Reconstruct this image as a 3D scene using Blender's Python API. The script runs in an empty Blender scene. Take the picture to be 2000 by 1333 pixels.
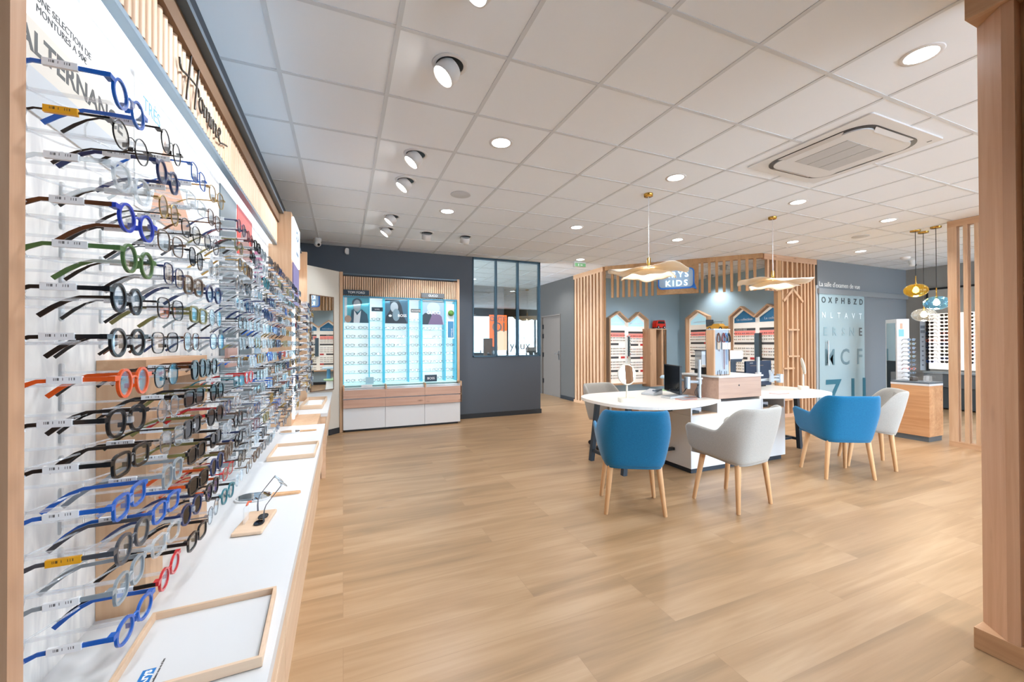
import bpy, math, random
from math import sin, cos, pi, radians as R
from mathutils import Matrix, Vector
rnd = random.Random(7)
sc = bpy.context.scene
COL = sc.collection
H = 2.954          # ceiling height
EYE = 1.36

# ------------------------------------------------------------------ mesh builder
class MB:
    def __init__(s): s.v=[]; s.f=[]; s.m=[]; s.s=[]
    def add(s, vs, fs, mi=0, smooth=False, M=None):
        n=len(s.v)
        if M is not None: vs=[M@Vector(v) for v in vs]
        s.v+= [tuple(v) for v in vs]
        for f in fs: s.f.append(tuple(i+n for i in f)); s.m.append(mi); s.s.append(smooth)
        return s
    def box(s,x0,x1,y0,y1,z0,z1,mi=0,M=None):
        vs=[(x,y,z) for z in (z0,z1) for y in (y0,y1) for x in (x0,x1)]
        return s.add(vs,[(0,2,3,1),(4,5,7,6),(0,1,5,4),(2,6,7,3),(0,4,6,2),(1,3,7,5)],mi,False,M)
    def prism(s,poly,z0,z1,mi=0,M=None,smooth=False):
        n=len(poly)
        a=sum(poly[i][0]*poly[(i+1)%n][1]-poly[(i+1)%n][0]*poly[i][1] for i in range(n))
        if a<0: poly=poly[::-1]
        vs=[(x,y,z0) for x,y in poly]+[(x,y,z1) for x,y in poly]
        s.add(vs,[tuple(range(n))[::-1],tuple(range(n,2*n))],mi,False,M)
        return s.add(vs,[(i,(i+1)%n,(i+1)%n+n,i+n) for i in range(n)],mi,smooth,M)
    def ring(s,outer,inner,z0,z1,mi=0,M=None):
        n=len(outer)
        vs=[(x,y,z0) for x,y in outer]+[(x,y,z0) for x,y in inner]+[(x,y,z1) for x,y in outer]+[(x,y,z1) for x,y in inner]
        fs=[]
        for i in range(n):
            j=(i+1)%n
            fs+=[(i,i+n,j+n,j),(i+2*n,j+2*n,j+3*n,i+3*n),(i,j,j+2*n,i+2*n),(i+n,i+3*n,j+3*n,j+n)]
        return s.add(vs,fs,mi,False,M)
    def lathe(s,prof,n=24,mi=0,M=None,caps=True,smooth=True):
        vs=[(r*cos(2*pi*k/n),r*sin(2*pi*k/n),z) for r,z in prof for k in range(n)]
        fs=[(i*n+k,i*n+(k+1)%n,(i+1)*n+(k+1)%n,(i+1)*n+k) for i in range(len(prof)-1) for k in range(n)]
        s.add(vs,fs,mi,smooth,M)
        if caps:
            s.add(vs[:n],[tuple(range(n))[::-1]],mi,False,M); s.add(vs[-n:],[tuple(range(n))],mi,False,M)
        return s
    def tube(s,pts,r,n=8,mi=0,closed=False,M=None,ry=None,up=(0,0,1),smooth=True):
        pts=[Vector(p) for p in pts]; N=len(pts); vs=[]
        for i,p in enumerate(pts):
            a=pts[i-1] if (i>0 or closed) else p; b=pts[(i+1)%N] if (i<N-1 or closed) else p
            t=(b-a).normalized(); u=Vector(up)
            if abs(t.dot(u))>.95: u=Vector((0,1,0)) if abs(t.y)<.9 else Vector((1,0,0))
            x=t.cross(u).normalized(); y=x.cross(t)
            rr=r[i] if isinstance(r,(list,tuple)) else r
            r2=(ry[i] if isinstance(ry,(list,tuple)) else ry) if ry else rr
            o=pi/n if n==4 else 0; k2=1.414 if n==4 else 1
            for k in range(n):
                g=2*pi*k/n+o; vs.append(p+x*(rr*k2*cos(g))+y*(r2*k2*sin(g)))
        fs=[(i*n+k,i*n+(k+1)%n,((i+1)%N)*n+(k+1)%n,((i+1)%N)*n+k) for i in range(N if closed else N-1) for k in range(n)]
        s.add(vs,fs,mi,smooth and n>4,M)
        if not closed:
            s.add(vs[:n],[tuple(range(n))[::-1]],mi,False,M); s.add(vs[-n:],[tuple(range(n))],mi,False,M)
        return s
    def join(s,o,M=None,mi=None):
        n=len(s.v); s.v+=[tuple(M@Vector(v)) if M is not None else v for v in o.v]
        s.f+=[tuple(i+n for i in f) for f in o.f]; s.m+=[mi if mi is not None else x for x in o.m]; s.s+=o.s
        return s
    def mesh(s,name,mats):
        me=bpy.data.meshes.new(name); me.from_pydata(s.v,[],s.f)
        if not isinstance(mats,(list,tuple)): mats=[mats]
        for m in mats: me.materials.append(m)
        me.polygons.foreach_set('material_index',s.m); me.polygons.foreach_set('use_smooth',s.s)
        me.update(); return me
def part(name,mb,mats,parent=None,loc=(0,0,0),bevel=0,label=None,rot=None,seg=2):
    me=mb if isinstance(mb,bpy.types.Mesh) else mb.mesh(name,mats)
    o=bpy.data.objects.new(name,me); COL.objects.link(o); o.location=loc
    if rot: o.rotation_euler=rot
    if parent: o.parent=parent
    if bevel:
        b=o.modifiers.new('bevel','BEVEL'); b.width=bevel; b.segments=seg; b.limit_method='ANGLE'; b.angle_limit=R(40)
    if label: o['label']=label
    return o
def thing(name,label,cat,loc=(0,0,0),rz=0,group=None):
    o=bpy.data.objects.new(name,None); COL.objects.link(o); o.empty_display_size=.05
    o.location=loc; o.rotation_euler=(0,0,rz); return tag(o,label,cat,group)
def tag(o,label,cat,group=None):
    o['label']=label; o['category']=cat
    if group: o['group']=group
    return o
def struct(name,mb,mats,parent=None,bevel=0,loc=(0,0,0)):
    o=part(name,mb,mats,parent,loc,bevel)
    if not parent: o['kind']='structure'
    return o
def dup(root,loc,rz,label,group=None):
    r=root.copy(); COL.objects.link(r); r.location=loc; r.rotation_euler=(0,0,rz); r['label']=label
    if group: r['group']=group
    for ch in list(root.children):
        c=ch.copy(); COL.objects.link(c); c.parent=r
        for g in ch.children:
            d=g.copy(); COL.objects.link(d); d.parent=c
    return r
def TM(x,y,z,th=0): return Matrix.Translation((x,y,z))@Matrix.Rotation(th,4,'Z')@Matrix.Rotation(pi/2,4,'X')   # upright plane, text runs along th
_tc={}
def text_mb(s,size,ext=.001,align='LEFT',space=1.0,bold=0):
    c=bpy.data.curves.new('t','FONT'); c.body=s; c.size=size; c.extrude=ext; c.align_x=align; c.space_character=space; c.offset=bold; c.resolution_u=3
    o=bpy.data.objects.new('t',c); COL.objects.link(o)
    dg=bpy.context.evaluated_depsgraph_get(); me=bpy.data.meshes.new_from_object(o.evaluated_get(dg))
    mb=MB(); mb.add([tuple(v.co) for v in me.vertices],[tuple(p.vertices) for p in me.polygons])
    bpy.data.objects.remove(o); bpy.data.curves.remove(c); bpy.data.meshes.remove(me)
    return mb
def writing(s,size,M,mat,parent,ext=.001,align='LEFT',name='lettering',space=1.0,bold=0):
    mb=MB().join(text_mb(s,size,ext,align,space,bold),M)
    return part(name,mb,mat,parent)
def rrect(w,h,r,n=5,cx=0,cy=0):
    P=[]
    for sx,sy,a in ((1,1,0),(-1,1,90),(-1,-1,180),(1,-1,270)):
        for k in range(n+1):
            g=R(a+90*k/n); P.append((cx+sx*(w/2-r)+r*cos(g),cy+sy*(h/2-r)+r*sin(g)))
    return P
def inset(poly,d):
    n=len(poly); out=[]
    a=sum(poly[i][0]*poly[(i+1)%n][1]-poly[(i+1)%n][0]*poly[i][1] for i in range(n)); sg=1 if a>0 else -1
    for i in range(n):
        p0,p1,p2=Vector(poly[i-1]),Vector(poly[i]),Vector(poly[(i+1)%n])
        e1=(p1-p0).normalized(); e2=(p2-p1).normalized()
        n1=Vector((-e1.y,e1.x))*sg; n2=Vector((-e2.y,e2.x))*sg
        b=(n1+n2); b=b/max(.2,b.dot(n1)); out.append(tuple(p1+b*d))
    return out

# ------------------------------------------------------------------ materials
def lin(c):
    if isinstance(c,str):
        c=c.lstrip('#'); c=[int(c[i:i+2],16)/255 for i in (0,2,4)]
        c=[x/12.92 if x<=.04045 else ((x+.055)/1.055)**2.4 for x in c]
    return (c[0],c[1],c[2],1)
_mc={}
def mat(name,col,rough=.5,metal=0,spec=.5,emit=0,ecol=None,bump=0,bscale=200,coat=0,sheen=0):
    if name in _mc: return _mc[name]
    m=bpy.data.materials.new(name); m.use_nodes=True; nt=m.node_tree; b=nt.nodes['Principled BSDF']
    b.inputs['Base Color'].default_value=lin(col); b.inputs['Roughness'].default_value=rough; b.inputs['Metallic'].default_value=metal
    b.inputs['Specular IOR Level'].default_value=spec
    if emit: b.inputs['Emission Color'].default_value=lin(ecol or col); b.inputs['Emission Strength'].default_value=emit
    if coat: b.inputs['Coat Weight'].default_value=coat
    if sheen: b.inputs['Sheen Weight'].default_value=sheen
    if bump:
        tc=nt.nodes.new('ShaderNodeTexCoord'); nz=nt.nodes.new('ShaderNodeTexNoise'); nz.inputs['Scale'].default_value=bscale
        bp=nt.nodes.new('ShaderNodeBump'); bp.inputs['Strength'].default_value=bump; bp.inputs['Distance'].default_value=.002
        nt.links.new(tc.outputs['Object'],nz.inputs['Vector']); nt.links.new(nz.outputs['Fac'],bp.inputs['Height']); nt.links.new(bp.outputs['Normal'],b.inputs['Normal'])
    _mc[name]=m; return m
def wood(name,c1,c2,axis='z',rough=.5,scale=1,knots=.5):
    """oak: noise stretched along the grain, plus sparse knots"""
    if name in _mc: return _mc[name]
    m=bpy.data.materials.new(name); m.use_nodes=True; nt=m.node_tree; N=nt.nodes; L=nt.links; b=N['Principled BSDF']
    tc=N.new('ShaderNodeTexCoord'); mp=N.new('ShaderNodeMapping')
    sc3={'x':(1.2,26,26),'y':(26,1.2,26),'z':(26,26,1.2)}[axis]
    mp.inputs['Scale'].default_value=[q*scale for q in sc3]; L.new(tc.outputs['Object'],mp.inputs['Vector'])
    nz=N.new('ShaderNodeTexNoise'); nz.inputs['Scale'].default_value=1; nz.inputs['Detail'].default_value=6; nz.inputs['Roughness'].default_value=.62; nz.inputs['Distortion'].default_value=.6
    L.new(mp.outputs['Vector'],nz.inputs['Vector'])
    mp2=N.new('ShaderNodeMapping'); sc2={'x':(.8,5,5),'y':(5,.8,5),'z':(5,5,.8)}[axis]
    mp2.inputs['Scale'].default_value=[q*scale for q in sc2]; L.new(tc.outputs['Object'],mp2.inputs['Vector'])
    n2=N.new('ShaderNodeTexNoise'); n2.inputs['Scale'].default_value=1; n2.inputs['Detail'].default_value=2; L.new(mp2.outputs['Vector'],n2.inputs['Vector'])
    mx=N.new('ShaderNodeMath'); mx.operation='MULTIPLY_ADD'; mx.inputs[1].default_value=.55; L.new(nz.outputs['Fac'],mx.inputs[0])
    m3=N.new('ShaderNodeMath'); m3.operation='MULTIPLY'; m3.inputs[1].default_value=.45; L.new(n2.outputs['Fac'],m3.inputs[0]); L.new(m3.outputs[0],mx.inputs[2])
    cr=N.new('ShaderNodeValToRGB'); cr.color_ramp.elements[0].position=.36; cr.color_ramp.elements[1].position=.62
    cr.color_ramp.elements[0].color=lin(c2); cr.color_ramp.elements[1].color=lin(c1); L.new(mx.outputs[0],cr.inputs['Fac'])
    vo=N.new('ShaderNodeTexVoronoi'); vo.inputs['Scale'].default_value=1; mp3=N.new('ShaderNodeMapping')
    sk={'x':(2.2,7,7),'y':(7,2.2,7),'z':(7,7,2.2)}[axis]; mp3.inputs['Scale'].default_value=sk; L.new(tc.outputs['Object'],mp3.inputs['Vector']); L.new(mp3.outputs['Vector'],vo.inputs['Vector'])
    kr=N.new('ShaderNodeValToRGB'); kr.color_ramp.elements[0].position=.03; kr.color_ramp.elements[0].color=(knots,knots,knots,1); kr.color_ramp.elements[1].position=.13; kr.color_ramp.elements[1].color=(0,0,0,1)
    L.new(vo.outputs['Distance'],kr.inputs['Fac'])
    mi=N.new('ShaderNodeMix'); mi.data_type='RGBA'; L.new(kr.outputs['Color'],mi.inputs[0]); L.new(cr.outputs['Color'],mi.inputs[6]); mi.inputs[7].default_value=[q*.45 for q in lin(c2)[:3]]+[1]
    L.new(mi.outputs[2],b.inputs['Base Color']); b.inputs['Roughness'].default_value=rough
    bp=N.new('ShaderNodeBump'); bp.inputs['Strength'].default_value=.08; bp.inputs['Distance'].default_value=.002; L.new(nz.outputs['Fac'],bp.inputs['Height']); L.new(bp.outputs['Normal'],b.inputs['Normal'])
    _mc[name]=m; return m
def glass(name,tint=(1,1,1),refl=None,gcol=(1,1,1),rough=.02,ior=1.5,dens=0,dcol=(.9,.95,1)):
    """clear sheet: tinted transparency under a Fresnel reflection; dens adds a milky body"""
    if name in _mc: return _mc[name]
    m=bpy.data.materials.new(name); m.use_nodes=True; nt=m.node_tree; N=nt.nodes; L=nt.links; N.remove(N['Principled BSDF']); out=N['Material Output']
    t=N.new('ShaderNodeBsdfTransparent'); t.inputs['Color'].default_value=(*tint,1)
    g=N.new('ShaderNodeBsdfGlossy'); g.inputs['Color'].default_value=(*gcol,1); g.inputs['Roughness'].default_value=rough
    mx=N.new('ShaderNodeMixShader')
    if refl is None:
        lw=N.new('ShaderNodeLayerWeight'); lw.inputs['Blend'].default_value=.5
        pw=N.new('ShaderNodeMath'); pw.operation='POWER'; pw.inputs[1].default_value=4; L.new(lw.outputs['Facing'],pw.inputs[0])
        ma=N.new('ShaderNodeMath'); ma.operation='MULTIPLY_ADD'; f0=((ior-1)/(ior+1))**2; ma.inputs[1].default_value=.75*(1-f0); ma.inputs[2].default_value=f0; L.new(pw.outputs[0],ma.inputs[0]); L.new(ma.outputs[0],mx.inputs[0])
    else: mx.inputs[0].default_value=refl
    src=t
    if dens:
        d=N.new('ShaderNodeBsdfDiffuse'); d.inputs['Color'].default_value=(*dcol,1); m2=N.new('ShaderNodeMixShader'); m2.inputs[0].default_value=dens
        L.new(t.outputs[0],m2.inputs[1]); L.new(d.outputs[0],m2.inputs[2]); src=m2
    L.new(src.outputs[0],mx.inputs[1]); L.new(g.outputs[0],mx.inputs[2]); L.new(mx.outputs[0],out.inputs['Surface'])
    _mc[name]=m; return m

OAK=wood('oak','#d0ab89','#b9906c','z'); OAKX=wood('oak_horizontal','#cda78a','#b68d6e','x',knots=.7); OAKY=wood('oak_depthwise','#cfa682','#b98d66','y')
OAKD=wood('oak_amber','#b88d62','#9a7046','z'); OAKDX=wood('oak_amber_horizontal','#b88d62','#9a7046','x')
PALE=wood('pale_oak','#e0c3a6','#cdab8b','x',rough=.45,knots=0); PALEY=wood('pale_oak_y','#e0c3a6','#cdab8b','y',rough=.45,knots=0)
LEG=wood('beech_leg','#dcae82','#c89868','z',rough=.4,knots=0)
WHITE=mat('white_laminate','#d6d6d6',.35); WHITEM=mat('white_paint','#e6e4e0',.6); PANELW=mat('panel_white','#d9dadb',.5)
NAVYW=mat('wall_slate','#50565e',.75); GREYW=mat('wall_taupe','#55524e',.75); DOORG=mat('door_taupe','#716860',.6)
KIDSW=mat('wall_blue_grey','#a6c0cd',.75); EXAMW=mat('wall_grey_blue','#7d8287',.75); BEIGEW=mat('wall_beige','#c9c1b4',.7)
BLACK=mat('black','#16181b',.45); BASEB=mat('baseboard_black','#23262a',.5); DARKG=mat('dark_grey','#54585a',.5); STEEL=mat('brushed_steel','#b9bcbf',.3,1)
GREYM=mat('grey_metal','#a9aeb2',.35,.6); BLUEM=mat('blue_grey_trim','#8fa3b3',.35,.5); BRASS=mat('brass','#c8a050',.25,1); BRONZE=mat('bronze','#55504a',.35,.8)
MIRROR=mat('mirror','#e9eef0',.01,1); GLOWW=mat('led_white','#ffffff',.5,emit=3,ecol='#e4f1ff')
CLEAR=glass('clear_glass'); ACRYL=glass('acrylic',(.97,.985,.995),gcol=(1,1,1),rough=.08,ior=1.5,dens=.22,dcol=(.95,.97,1)); LENS=glass('lens_clear',(.985,.99,1),gcol=(.8,.92,1),rough=.01,ior=1.7)
TEXTW=mat('white_lettering','#f2f2f0',.5); TEXTD=mat('dark_lettering','#3a3a3a',.5)
# floor
def floor_mat():
    m=bpy.data.materials.new('oak_plank_floor'); m.use_nodes=True; nt=m.node_tree; N=nt.nodes; L=nt.links; b=N['Principled BSDF']
    tc=N.new('ShaderNodeTexCoord')
    br=N.new('ShaderNodeTexBrick'); br.inputs['Scale'].default_value=1; br.inputs['Brick Width'].default_value=1.5; br.inputs['Row Height'].default_value=.22
    br.inputs['Mortar Size'].default_value=.0009; br.inputs['Mortar Smooth'].default_value=.3; br.offset=.37; br.offset_frequency=3
    br.inputs['Color1'].default_value=(0,0,0,1); br.inputs['Color2'].default_value=(1,1,1,1); br.inputs['Mortar'].default_value=(.45,.45,.45,1)
    L.new(tc.outputs['Object'],br.inputs['Vector'])
    # shift the grain per plank
    off=N.new('ShaderNodeVectorMath'); off.operation='MULTIPLY_ADD'; L.new(br.outputs['Color'],off.inputs[0]); off.inputs[1].default_value=(7,3,5); L.new(tc.outputs['Object'],off.inputs[2])
    def noise(scl,det,dist,rough=.6):
        mp=N.new('ShaderNodeMapping'); mp.inputs['Scale'].default_value=scl; L.new(off.outputs[0],mp.inputs['Vector'])
        n=N.new('ShaderNodeTexNoise'); n.inputs['Scale'].default_value=1; n.inputs['Detail'].default_value=det; n.inputs['Roughness'].default_value=rough; n.inputs['Distortion'].default_value=dist; L.new(mp.outputs['Vector'],n.inputs['Vector']); return n
    a=noise((.55,5.5,1),3,.8); c=noise((2.2,60,1),5,.3)
    mx=N.new('ShaderNodeMath'); mx.operation='MULTIPLY_ADD'; mx.inputs[1].default_value=.78; L.new(a.outputs['Fac'],mx.inputs[0])
    m3=N.new('ShaderNodeMath'); m3.operation='MULTIPLY'; m3.inputs[1].default_value=.22; L.new(c.outputs['Fac'],m3.inputs[0]); L.new(m3.outputs[0],mx.inputs[2])
    ad=N.new('ShaderNodeMath'); ad.operation='MULTIPLY_ADD'; ad.inputs[1].default_value=.03; L.new(br.outputs['Color'],ad.inputs[0]); L.new(mx.outputs[0],ad.inputs[2])
    cr=N.new('ShaderNodeValToRGB'); e=cr.color_ramp.elements; e[0].position=.36; e[0].color=lin('#8f7252'); e[1].position=.66; e[1].color=lin('#b0916f')
    k=e.new(.5); k.color=lin('#a1805d'); L.new(ad.outputs[0],cr.inputs['Fac'])
    vo=N.new('ShaderNodeTexVoronoi'); mp3=N.new('ShaderNodeMapping'); mp3.inputs['Scale'].default_value=(1.1,3.4,1); L.new(off.outputs[0],mp3.inputs['Vector']); L.new(mp3.outputs['Vector'],vo.inputs['Vector']); vo.inputs['Scale'].default_value=1
    kr=N.new('ShaderNodeValToRGB'); kr.color_ramp.elements[0].position=.015; kr.color_ramp.elements[0].color=(.5,.5,.5,1); kr.color_ramp.elements[1].position=.085; kr.color_ramp.elements[1].color=(0,0,0,1); L.new(vo.outputs['Distance'],kr.inputs['Fac'])
    mi=N.new('ShaderNodeMix'); mi.data_type='RGBA'; L.new(kr.outputs['Color'],mi.inputs[0]); L.new(cr.outputs['Color'],mi.inputs[6]); mi.inputs[7].default_value=lin('#7d6550')
    m4=N.new('ShaderNodeMix'); m4.data_type='RGBA'; L.new(br.outputs['Fac'],m4.inputs[0]); L.new(mi.outputs[2],m4.inputs[6]); m4.inputs[7].default_value=lin('#927253')
    L.new(m4.outputs[2],b.inputs['Base Color']); b.inputs['Roughness'].default_value=.34; b.inputs['Specular IOR Level'].default_value=.5
    bp=N.new('ShaderNodeBump'); bp.inputs['Strength'].default_value=.05; bp.inputs['Distance'].default_value=.002; L.new(c.outputs['Fac'],bp.inputs['Height']); L.new(bp.outputs['Normal'],b.inputs['Normal'])
    return m
FLOOR=floor_mat()
CEIL=mat('ceiling_tile','#eef3f8',.85,bump=.05,bscale=400); GRID=mat('ceiling_tbar','#d3d7db',.5)

# ------------------------------------------------------------------ room
XL,XR,YB,YF=-.63,11.48,7.15,-3.0
struct('floor',MB().box(XL-.3,XR+.3,YF-.1,13.2,-.1,0),FLOOR)
struct('ceiling',MB().box(XL-.3,XR+.3,YF-.1,13.2,H,H+.1),CEIL)
g=MB(); bw=.012
x=.258-.6*2
while x<XR:
    if x>XL: g.box(x-bw,x+bw,YF,13.1,H-.004,H+.002)
    x+=.6
y=2.095-.6*8
while y<13.1:
    g.box(XL,XR,y-bw,y+bw,H-.0035,H+.002); y+=.6
struct('trim_1',g,GRID)
struct('wall_left',MB().box(XL-.12,XL,YF-.1,YB+.12,0,H),NAVYW)
# back wall with the interior glazing opening (x 2.19..3.57, z 1.115..H)
w=MB().box(XL-.12,2.19,YB,YB+.12,0,H).box(2.19,3.57,YB,YB+.12,0,1.115)
struct('wall_back',w,NAVYW)
struct('baseboard_back',MB().box(1.9,3.585,YB-.014,YB,0,.085),BASEB)
struct('wall_corridor',MB().box(5.0,5.12,8.24,8.905,0,H).box(5.0,5.12,9.9,13.1,0,H).box(5.0,5.12,8.905,9.9,2.08,H),GREYW)
struct('baseboard_corridor',MB().box(4.986,5.0,8.24,8.9,0,.085),BASEB)
struct('wall_far',MB().box(XL-.12,5.12,13.1,13.2,0,H),GREYW)
struct('wall_office',MB().box(4.10,4.16,10.6,13.1,0,H).box(XL,4.10,10.6,10.66,0,H),NAVYW)
d=struct('door_1',MB().box(5.03,5.07,8.915,9.89,.0,2.07),DOORG)
fr=MB().box(4.985,5.03,8.885,8.915,0,2.10).box(4.985,5.03,9.89,9.92,0,2.10).box(4.985,5.03,8.915,9.89,2.07,2.10); part('door_frame',fr,DOORG,d)
hd=MB().box(5.02,5.03,8.99,9.03,.95,1.17).tube([(5.02,9.01,1.1),(4.97,9.01,1.1),(4.965,9.03,1.1),(4.965,9.13,1.1)],.009); part('door_handle',hd,STEEL,d)
part('hinge',MB().box(5.0,5.035,9.86,9.9,.3,.42).box(5.0,5.035,9.86,9.9,1.0,1.12).box(5.0,5.035,9.86,9.9,1.5,1.62).box(5.0,5.035,9.86,9.9,1.75,1.87),BLACK,d)
# interior glazing
wn=struct('window_1',MB().box(2.21,3.55,YB+.045,YB+.051,1.135,H-.02),glass('glazing',(.80,.86,.86),refl=.17,gcol=(.95,1,1),rough=0))
f=MB(); t=.022
for xx in (2.19,2.645,3.09,3.548): f.box(xx,xx+t,YB-.012,YB+.07,1.115,H-.003)
f.box(2.19,3.57,YB-.012,YB+.07,1.115,1.137).box(2.19,3.57,YB-.012,YB+.07,H-.035,H-.004)
part('window_frame',f,mat('window_steel','#2b4654',.4,.3),wn)
# kids recess
struct('wall_kids_left',MB().box(5.06,8.40,8.30,8.42,0,H),KIDSW)
struct('wall_kids_right',MB().box(8.28,8.40,5.05,8.30,0,H),KIDSW)
struct('baseboard_kids',MB().box(5.1,8.28,8.285,8.30,0,.09).box(8.266,8.28,5.1,8.285,0,.09),BASEB)
struct('wall_exam',MB().box(8.40,11.6,4.95,5.05,0,H),EXAMW)
struct('wall_right',MB().box(XR,XR+.12,YF,4.95,0,H),mat('wall_warm_grey','#8f8c86',.75))
# corner wall with the mirror, running diagonally
c45=cos(pi/4)
struct('wall_corner',MB().prism([(XL,6.235),(-.05,6.815),(-.05,YB),(XL,YB)],0,2.48),BEIGEW)
struct('baseboard_corner',MB().prism([(-.20,6.655),(-.062,6.793),(-.052,6.78),(-.19,6.645)],0,.085),BASEB)
# shop front behind the camera: glass, mullions, reveals
s=MB().box(XL-.12,2.2,YF-.12,YF,0,H).box(2.2,XR+.12,YF-.12,YF,2.6,H).box(2.2,XR+.12,YF-.12,YF,0,.12)
struct('wall_front',s,GREYW)
sw=struct('window_2',MB().box(2.2,XR,YF-.07,YF-.06,.12,2.6),glass('shopfront_glass',(.95,.98,1)))
f=MB()
for xx in (2.2,3.7,5.2,6.98,8.4,9.9,11.42): f.box(xx,xx+.06,YF-.11,YF,.12,2.6)
part('window_frame',f,BLACK,sw)
OR=mat('poster_orange','#f0713a',.5,emit=3); PK=mat('poster_skin','#f0c3a8',.5,emit=3); PW=mat('poster_white','#f4f2ee',.5)  # orange and skin emission imitates daylight shining through the sheet; posters are no lamps
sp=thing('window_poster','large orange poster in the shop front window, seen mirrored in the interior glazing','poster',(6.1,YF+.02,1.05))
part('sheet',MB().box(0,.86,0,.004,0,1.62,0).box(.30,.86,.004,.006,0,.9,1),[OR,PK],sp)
MX=Matrix.Scale(-1,4,(1,0,0))
for tx,sz,px_,pz in (('OUTE',.30,.02,1.34),('OI',.62,.12,.86)):
    mb=MB().join(text_mb(tx,sz,.002,'LEFT',1,.006),Matrix.Translation((px_,.008,pz))@Matrix.Rotation(pi/2,4,'X')); part('lettering',mb,PW,sp)
kw=thing('window_decal','dark eye-shaped lettering stuck on the shop front glass, seen mirrored in the glazing','decal',(7.1,YF+.02,1.1))
part('lettering',MB().join(text_mb('les',.26,.002),Matrix.Translation((.5,0,.45))@Matrix.Rotation(pi/2,4,'X')).join(text_mb('yeux',.55,.002),Matrix.Translation((0,0,.0))@Matrix.Rotation(pi/2,4,'X')),mat('decal_grey','#4a4f58',.5),kw)

# ------------------------------------------------------------------ ceiling fittings
LAMPM=mat('lamp_face','#ffffff',.5,emit=14,ecol='#fffaf2')
TRIMW=mat('fitting_white','#dcdad8',.4)
def light(kind,name,loc,power,col=(1,1,1),size=.1,rot=None,parent=None,spot=None,blend=.5,sy=None):
    l=bpy.data.lights.new(name,kind); l.energy=power; l.color=col
    if kind=='AREA':
        l.size=size
        if sy: l.shape='RECTANGLE'; l.size_y=sy
        else: l.shape='DISK'
    else: l.shadow_soft_size=size
    if kind=='SPOT': l.spot_size=R(spot or 110); l.spot_blend=blend
    o=bpy.data.objects.new(name,l); COL.objects.link(o); o.location=loc
    if rot: o.rotation_euler=rot
    if parent: o.parent=parent
    return o
WARM=(.97,.98,1); NEUT=(.91,.98,1.06); COOL=(.82,.91,1)
# gimbal spots: white can hanging out of the ceiling and tilted to the left-hand wall
gim=[(.563,1.66),(.563,2.27),(.563,3.45),(.563,4.04),(.563,5.24),(.563,5.83),(1.112,5.84),(1.677,5.83)]
glab=['topmost white gimbal spotlight, cut by the upper edge of the photo','big white gimbal spotlight above the picture centre, tilted to the spectacles wall',
 'upper of the two middle white gimbal spotlights near the round loudspeaker','lower of the two middle white gimbal spotlights beside the round loudspeaker',
 'lit white gimbal spotlight just before the slate back wall','white gimbal spotlight nearest the back wall, turned away, left of the two upright cans',
 'upright white can spotlight above the left part of the lit brand cabinet','upright white can spotlight nearest the interior glazing, above the lit brand cabinet']
for i,(gx,gy) in enumerate(gim):
    t=thing('gimbal_spotlight',glab[i],'ceiling light',(gx,gy,H),0,'gimbal spotlights along the display walls')
    part('trim_ring',MB().lathe([(.078,-.006),(.098,-.006),(.1,0),(.078,0),(.078,-.006)],32,0,caps=False).lathe([(.078,-.001),(.0,-.001)],32,1,caps=False),[TRIMW,BLACK],t)
    th=R(38) if i<6 else 0
    ax=pi if i<6 else pi/2      # lean toward -x
    M=Matrix.Rotation(th,4,'Y') if i<6 else Matrix.Rotation(R(36),4,'X')
    M=Matrix.Translation((0.012 if i<6 else 0,0,-.012))@M
    body=MB().lathe([(.06,.0),(.068,-.02),(.068,-.085),(.062,-.087),(.060,-.078)],28,0,M,caps=False).lathe([(.06,.0),(0.0,.0)],28,0,M,caps=False)
    part('lamp_can',body,TRIMW,t)
    part('lamp_face',MB().lathe([(.061,-.079),(0,-.079)],28,0,M,caps=False),LAMPM,t)
    l=light('SPOT','spot_lamp',M@Vector((0,0,-.10)),38 if i<6 else 42,NEUT,.04,parent=t,spot=95 if i<6 else 70,blend=.6); l.rotation_euler=(M.to_euler())
dn=[(1.158,3.0),(2.958,1.2),(2.958,3.0),(4.758,3.0),(1.158,4.8),(2.958,4.8),(4.758,4.8),(6.558,4.22),(6.558,3.0),(8.34,4.21),(4.16,6.62)]
dl=['round recessed downlight between the big gimbal spotlight and the left pendant','largest recessed downlight, at the upper right beside the wooden post','recessed downlight between the air conditioner and the left pendant canopy',
 'recessed downlight right of the right pendant canopy, below the air conditioner','recessed downlight just below the round ceiling loudspeaker','small recessed downlight over the oak slatted corner, left of the left pendant cord',
 'small recessed downlight above the glowing kids sign','small recessed downlight above the right corner of the slatted header','recessed downlight above the examination room lettering, right side',
 'narrow recessed downlight close to the examination room wall','recessed downlight beside the green exit sign']
REFL=mat('reflector','#f4f6f8',.2,emit=5,ecol='#ffffff')
for i,(gx,gy) in enumerate(dn):
    t=thing('recessed_downlight',dl[i],'ceiling light',(gx,gy,H),0,'round recessed downlights')
    part('trim_ring',MB().lathe([(.073,-.004),(.093,-.005),(.096,0)],32,0,caps=False),TRIMW,t)
    part('reflector',MB().lathe([(.073,-.0038),(.03,-.0022),(0,-.002)],16,0,caps=False,smooth=False),REFL,t)
    light('SPOT','down_lamp',(0,0,-.02),56,NEUT if i<5 else WARM,.07,parent=t,spot=140,blend=.8)
# more of the same lamps where the photograph only implies them (out of frame, on the same grid)
for gx,gy in ((1.158,1.2),(1.158,-.6),(2.958,-.6),(4.758,1.2),(6.558,1.2),(4.758,-.6),(8.34,1.2),(8.34,2.6),(10.1,2.9),(10.1,1.2),(2.6,9.2),(4.4,8.6)):
    light('SPOT','ceiling_lamp',(gx,gy,H-.02),56,NEUT,.07,spot=140,blend=.8)
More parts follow.
